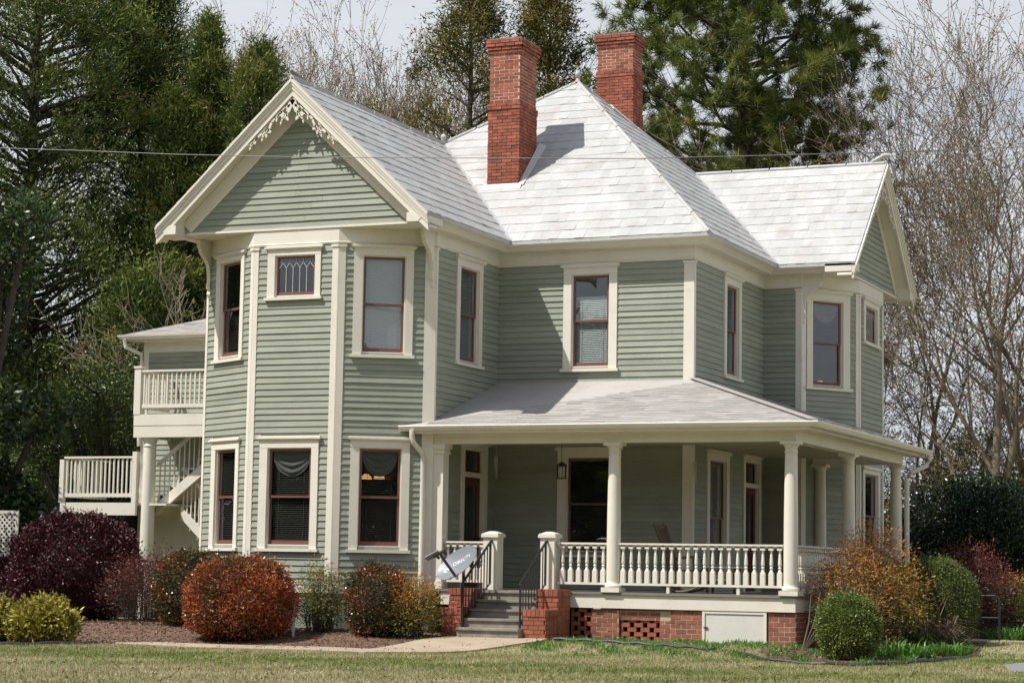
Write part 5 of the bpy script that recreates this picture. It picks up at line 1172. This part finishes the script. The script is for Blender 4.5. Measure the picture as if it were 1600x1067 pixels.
# dry perennial stems and daylily clumps at the right bed
rng = np.random.default_rng(80)
def blades(name, label, cat, x, y, r, n, L, Wd, m, up, var, loc_z=None):
    z0 = gzf(x, y); t = thing(name, label, cat, (x, y, z0)); a = rng.uniform(0, 6.28, n); rr = r*np.sqrt(rng.uniform(0, 1, n)); P = np.stack([x+rr*np.cos(a), y+.7*rr*np.sin(a), np.full(n, z0)], 1)
    D0 = unit(np.stack([np.cos(a)*.5, np.sin(a)*.5, np.full(n, up)], 1)+rng.normal(size=(n, 3))*.25); Ls = L*rng.uniform(.6, 1.2, n)[:, None]; s = unit(np.cross(D0, np.array([0, 0, 1.])))*Wd/2
    M = P+D0*Ls*.6; D1 = unit(D0+np.array([0, 0, -.9])); T = M+D1*Ls*.45; V = np.stack([P-s, P+s, M+s*.9, M-s*.9, T], 1).reshape(-1, 3); b0 = np.arange(n)*5
    F = np.concatenate([np.stack([b0, b0+1, b0+2], 1), np.stack([b0, b0+2, b0+3], 1), np.stack([b0+3, b0+2, b0+4], 1)]); add_np('blades', V, F, m, t, np.tile(np.clip(var+.2*rng.normal(size=n), 0, 1), 3))
    return t
blades('daylily_clump', 'fresh green daylily clump right of the boxwood', 'plant', 5.25, -3.9, .5, 320, .42, .025, L_DAY, 1.0, .5)
blades('daylily_clump', 'bright green daylily clump in front of the egg-shaped shrub', 'plant', 5.75, -2.4, .45, 280, .38, .025, L_DAY, 1.0, .6)
blades('daylily_clump', 'dark green iris-like clump under the orange nandina', 'plant', 4.9, -1.6, .4, 200, .6, .03, L_DAY, 1.4, .1)
blades('daylily_clump', 'green daylily clump by the side path at the right picture edge', 'plant', 5.75, 4.3, .6, 360, .45, .028, L_DAY, 1.0, .55)
blades('dry_grass_clump', 'dry brown arching stems in front of the egg-shaped shrub', 'plant', 5.05, -.9, .35, 420, 1.1, .012, mat('leaf_dry_stem', 0, .9, ramp=[(0, (.10, .07, .045)), (1, (.32, .24, .15))]), .8, .5)
t = thing('bare_sapling', 'thin bare crape myrtle stems leaning against the porch corner', 'shrub', (3.35, -3.6, gzf(3.35, -3.6))); S = []
for k in range(5): S.append((3.35, -3.6, gzf(3.35, -3.6)-.05, 3.5+.09*k, -3.65+.04*k, .45, .02, .014)); S.append((3.5+.09*k, -3.65+.04*k, .45, 3.55+.16*k, -3.7+.06*k, .95+.05*k, .014, .006))
segs_mesh('stems', S, BARKG, t, 6)

# ------------------------------------------------------------------ small garden things
EDG = mat('black_plastic_edging', (.03, .033, .035), .5)
def edging(label, pts):
    b = MB(); b.tube([(x, y, gzf(x, y)+.045+.012*math.sin(i*1.7)) for i, (x, y) in enumerate(pts)], .028, 7); b.prism([V3(*pts[0], gzf(*pts[0])-.05)]+[V3(*p, gzf(*p)-.05) for p in pts[1:2]]+[V3(*pts[1], gzf(*pts[1])+.03), V3(*pts[0], gzf(*pts[0])+.03)], (0, .008, 0))
    tag(b.build('garden_edging', EDG, None), label, 'garden edging')
def smooth_pts(P, n=24):
    t = np.linspace(0, len(P)-1, n); P = np.array(P); return [(float(np.interp(a, range(len(P)), P[:, 0])), float(np.interp(a, range(len(P)), P[:, 1]))) for a in t]
edging('black strip edging curving round the left mulch bed below the yellow shrubs', smooth_pts([(-12.4, -11.15), (-11.2, -11.0), (-10.2, -10.5), (-9.3, -9.8), (-8.5, -8.7)]))
edging('black strip edging lying in the grass before the brick foundation', smooth_pts([(-1.1, -4.7), (0, -4.85), (1.2, -5.1), (2.3, -5.5)]))
edging('black strip edging curving round the boxwood bed', smooth_pts([(2.9, -5.9), (3.6, -6.5), (4.6, -6.85), (5.4, -6.6), (6.0, -5.9), (6.3, -5.0), (6.4, -3.4)]))
b = MB(); b.tube([(-6.15, -5.6, gzf(-6.15, -5.6)-.05), (-6.15, -5.6, gzf(-6.15, -5.6)+.62)], .03, 8); b.tube([(-6.15, -5.6, gzf(-6.15, -5.6)+.6), (-6.15, -5.6, gzf(-6.15, -5.6)+.68)], .04, 8)
tag(b.build('vent_pipe', mat('grey_pipe', (.5, .5, .49), .5), None), 'short pale standpipe in the mulch right of the largest photinia', 'pipe')
rh = thing('ramp_handrail', 'black pipe handrail running behind the maroon bush at the left', 'handrail', (-14.6, .3, 0))
for z in (1.35, .8): b = MB(); b.tube([(-19.5, -.2, z-.02), (-15, .1, z+.0), (-11.0, .35, z+.08)], .03, 8); b.build('rail', IRON, rh)
for x in (-18.6, -16.4, -14.0, -11.2): b = MB(); b.tube([(x, .1, -.1), (x, .1, 1.36)], .03, 8); b.build('post', IRON, rh)
# white lattice panel far left
lt = thing('lattice_panel', 'white diagonal garden lattice panel at the far left edge', 'lattice', (-18.3, 1.2, 0)); ox, oy = -19.4, .6
b = MB(); b.box((ox, oy, 1.2), (ox+2.2, oy+.04, 1.28)); b.box((ox, oy, 2.45), (ox+2.2, oy+.04, 2.53)); b.box((ox, oy, 0), (ox+.07, oy+.04, 2.45)); b.box((ox+2.13, oy, 0), (ox+2.2, oy+.04, 2.45)); b.build('frame', WHITE, lt)
def lat(s):
    for k in range(-9, 17):
        c = k*.14; a0, a1 = max(.07, c), min(2.13, c+1.17)
        if a1-a0 < .05: continue
        x0, x1 = (a0, a1) if s > 0 else (2.2-a0, 2.2-a1); b = MB(); b.bar((ox+x0, oy+.01+.012*(s > 0), 1.28+(a0-c)), (ox+x1, oy+.01+.012*(s > 0), 1.28+(a1-c)), .010, .035, (0, 1, 0)) if 0 else b.bar((ox+x0, oy+.01+.012*(s > 0), 1.28+(a0-c)), (ox+x1, oy+.01+.012*(s > 0), 1.28+(a1-c)), .010, .04); b.build('slat', WHITE, lt)
lat(1); lat(-1)
cn = thing('garden_canopy', 'white cloth canopy top behind the lattice at the left edge', 'canopy', (-19.5, 3.2, 0))
b = MB(); b.add([(-21.5, 2.4, 2.35), (-17.6, 2.4, 2.35), (-17.6, 4.6, 2.4), (-21.5, 4.6, 2.4), (-19.5, 3.5, 3.1)], [(0, 1, 4), (1, 2, 4), (2, 3, 4), (3, 0, 4)]); b.build('cloth', WHITE, cn)
for x, y in ((-21.4, 2.5), (-17.7, 2.5), (-17.7, 4.5), (-21.4, 4.5)): b = MB(); b.tube([(x, y, -.1), (x, y, 2.38)], .03, 6); b.build('pole', WHITE, cn)
# side steps at the right of the porch
ss = thing('side_steps', 'small brick and concrete side steps with black iron rail at the right of the porch', 'steps', (3.8, 3.4, 0))
for i in range(4): b = MB(); b.box((3.13+.3*i, 2.75, -.2), (3.43+.3*i, 4.05, .73-.2*i)); b.build('tread', CONC, ss)
b = MB(); b.box((3.13, 2.45, -.2), (4.4, 2.74, .55)); b.build('brick_cheek', BRICKS, ss)
b = MB(); b.tube([(3.2, 2.6, 1.85), (3.3, 2.6, 1.83), (4.5, 2.6, 1.1), (4.5, 2.6, -.05)], .024, 8); b.tube([(3.3, 2.6, 1.1), (4.5, 2.6, .35)], .015, 6)
for i in range(1, 8): tt = i/8; b.box((3.3+1.2*tt-.008, 2.592, 1.1-.75*tt), (3.3+1.2*tt+.008, 2.608, 1.83-.73*tt))
b.build('handrail', IRON, ss)
br = thing('side_path_handrail', 'low black metal rail with hoop top beside the side path', 'handrail', (5.5, 2.9, 0))
b = MB(); b.tube([(5.12, 2.9, -.05), (5.12, 2.9, .88), (5.2, 2.9, .95), (5.62, 2.92, .95), (5.7, 2.92, .88), (5.7, 2.92, -.05)], .022, 8); b.tube([(5.12, 2.9, .5), (5.7, 2.92, .5)], .015, 8); b.build('rail', IRON, br)
# low white flowers hedge at right edge
blob_tree('flowering_shrub', 'low shrub dusted with white blossom at the right edge', 'shrub', 4.4, 16.2, [(0, 0, 1.0, 1.0, .6, .35), (1.2, .2, 1.0, .9, .6, .35)], mat('leaf_white_blossom', 0, .6, ramp=[(0, (.05, .08, .02)), (.6, (.10, .14, .04)), (.75, (.6, .58, .55)), (1, (.7, .68, .66))]), 6000, .06, .04, 58, trunk=.03, namp=.1)

# trees across the street, behind the camera: they show in the window glass
for i, (x, y, h, r_, lab) in enumerate([(-46, -60, 17, 5, 'dark cedar furthest left across the street'), (-34, -72, 20, 6, 'tall dark cedar across the street behind the viewer'), (-22, -80, 15, 5, 'lower dark cedar across the street'), (34, -50, 18, 6, 'dark cedar across the street to the right')]):
    conifer('cedar_tree', lab, 'tree', x, y, h, r_, 90+i, n=150, per=60, blade=.6, wd=.13, shape=.8)

N = 150000; aa = RNG.uniform(math.radians(-205), math.radians(-14), N); ra = RNG.uniform(72, 84, N); top = 17+3*np.sin(aa*9)+2*np.sin(aa*23+1); zz = top*RNG.uniform(0, 1, N)**.85-.5
P = np.stack([ra*np.cos(aa), -12+ra*np.sin(aa), zz], 1); fo_ = foliage('street_woods', MATS['leaf_far_woods'], None, P, unit(RNG.normal(size=(N, 3))+np.array([0, 0, .3])), 1.1, .6, .3+.3*noise3(P, .35, 6)+.2*RNG.normal(size=N), 'quad'); fo_['kind'] = 'stuff'

# ------------------------------------------------------------------ grass and mulch litter
def scatter(name, m, n, region, Lr, Wd, var, up, keep, shape='tri', flatv=False, dz=0.):
    x = RNG.uniform(region[0], region[1], n); y = RNG.uniform(region[2], region[3], n); k = keep(x, y); x, y = x[k], y[k]; n = len(x)
    P = np.stack([x, y, gz(x, y)+dz], 1); D = unit(np.stack([np.zeros(n), np.zeros(n), np.full(n, up)], 1)+RNG.normal(size=(n, 3))*(.45 if not flatv else np.array([1, 1, .25])))
    if flatv: D[:, 2] = np.abs(D[:, 2])
    o = foliage(name, m, None, P, D, RNG.uniform(*Lr, n), Wd, var(x, y, n), shape); o['kind'] = 'stuff'; return o
def inpoly(x, y, poly):
    c = np.zeros(len(x), bool); j = len(poly)-1
    for i in range(len(poly)):
        (xi, yi), (xj, yj) = poly[i], poly[j]
        with np.errstate(divide='ignore', invalid='ignore'): c ^= ((yi > y) != (yj > y)) & (x < (xj-xi)*(y-yi)/(yj-yi+1e-12)+xi)
        j = i
    return c
PATHP = [(-3.2, -4.42), (-1.35, -4.42), (-1.2, -5.1), (-1.9, -6.6), (-3.2, -8.3), (-8.35, -8.35), (-8.7, -7.8), (-8.3, -7.1), (-3.75, -7.05), (-3.55, -5.4)]
ROADP = [(7.34, -5.5), (7.7, -3.4), (9.6, -3.9), (9.4, -7.6), (7.75, -6.87)]
lawnkeep = lambda x, y: ~(inpoly(x, y, BEDL) | inpoly(x, y, BEDR) | inpoly(x, y, PATHP) | inpoly(x, y, ROADP) | ((y > -3.1) & (x > -20) & (x < 5.4))) & (((x+3)*-.0+y) < 8)
GR = mat('leaf_lawn_grass', 0, .7, ramp=[(0, (.09, .16, .03)), (.38, (.19, .25, .06)), (.55, (.36, .32, .17)), (1, (.50, .42, .28))], trans=.25, spec=.2)
pat = lambda x, y: noise3(np.stack([x, y*.8, 0*x], 1), .9, 12)+.5*noise3(np.stack([x, y, 0*x], 1), 2.7, 14)
gv = lambda x, y, n: np.clip(0.50+.36*pat(x, y)+.16*RNG.normal(size=n)+.10*sst((-9-y)/9)-.1*sst((y+9)/4), 0, 1)
scatter('lawn_grass', GR, 330000, (-14, 11, -25, -3.2), (.03, .075), .014, gv, 1.0, lambda x, y: lawnkeep(x, y) & (RNG.uniform(0, 1, len(x)) > .0))
scatter('lawn_grass', GR, 60000, (3, 24, -14, 6), (.03, .08), .02, gv, 1.0, lambda x, y: lawnkeep(x, y) & ~((y > -12.5) & (x < 9) & (y < -3.2)))
LIT = mat('leaf_mulch_litter', 0, .95, ramp=[(0, (.05, .028, .018)), (.5, (.12, .07, .042)), (.88, (.20, .13, .08)), (1, (.40, .31, .21))])
scatter('mulch_litter', LIT, 60000, (-18, 6.5, -9.5, 2), (.03, .08), .02, lambda x, y, n: RNG.uniform(0, 1, n), .1, lambda x, y: (inpoly(x, y, BEDL) | inpoly(x, y, BEDR)) & ~inpoly(x, y, PATHP), 'quad', True, .012)
scatter('lawn_grass', GR, 26000, (-13, 11, -24, -5), (.07, .13), .016, lambda x, y, n: np.clip(.2+.12*RNG.normal(size=n), 0, 1), .8, lambda x, y: lawnkeep(x, y) & (pat(x*1.6, y*1.6) < -.28))
scatter('path_litter', LIT, 260, (-9, -1.2, -8.4, -4.4), (.03, .07), .02, lambda x, y, n: RNG.uniform(0, 1, n), .1, lambda x, y: inpoly(x, y, PATHP), 'quad', True, .04)
scatter('lawn_litter', LIT, 2600, (-13, 11, -22, -8.5), (.03, .08), .025, lambda x, y, n: RNG.uniform(.2, 1, n), .1, lambda x, y: lawnkeep(x, y), 'quad', True, .03)
scatter('weeds', L_DAY, 9000, (-1.3, 5.8, -6.4, -3.2), (.05, .14), .02, lambda x, y, n: RNG.uniform(.1, .8, n), .8, lambda x, y: (noise3(np.stack([x, y, 0*x], 1), 3., 8) > .1) & (x > -1.2), 'quad', False, .0)
GROUPS = {'cedar_tree': 'cedars around the house', 'bronze_cedar_tree': 'bronze cedars behind the chimneys', 'bare_tree': 'leafless trees behind the house', 'laurel_tree': 'laurels by the landing',
 'photinia_bush': 'clipped photinias along the bay', 'loropetalum_bush': 'maroon bushes at the left', 'yellow_shrub': 'yellow-green shrubs at the left', 'nandina_bush': 'nandinas round the house',
 'daylily_clump': 'green perennial clumps in the right bed', 'garden_edging': 'black edging strips of the beds'}
for o in COL.objects:
    if o.parent is None and o.name.split('.')[0] in GROUPS and 'category' in o: o['group'] = GROUPS[o.name.split('.')[0]]
print('objects', len(bpy.data.objects), 'tris', sum(len(o.data.polygons) for o in bpy.data.objects if o.type == 'MESH'))
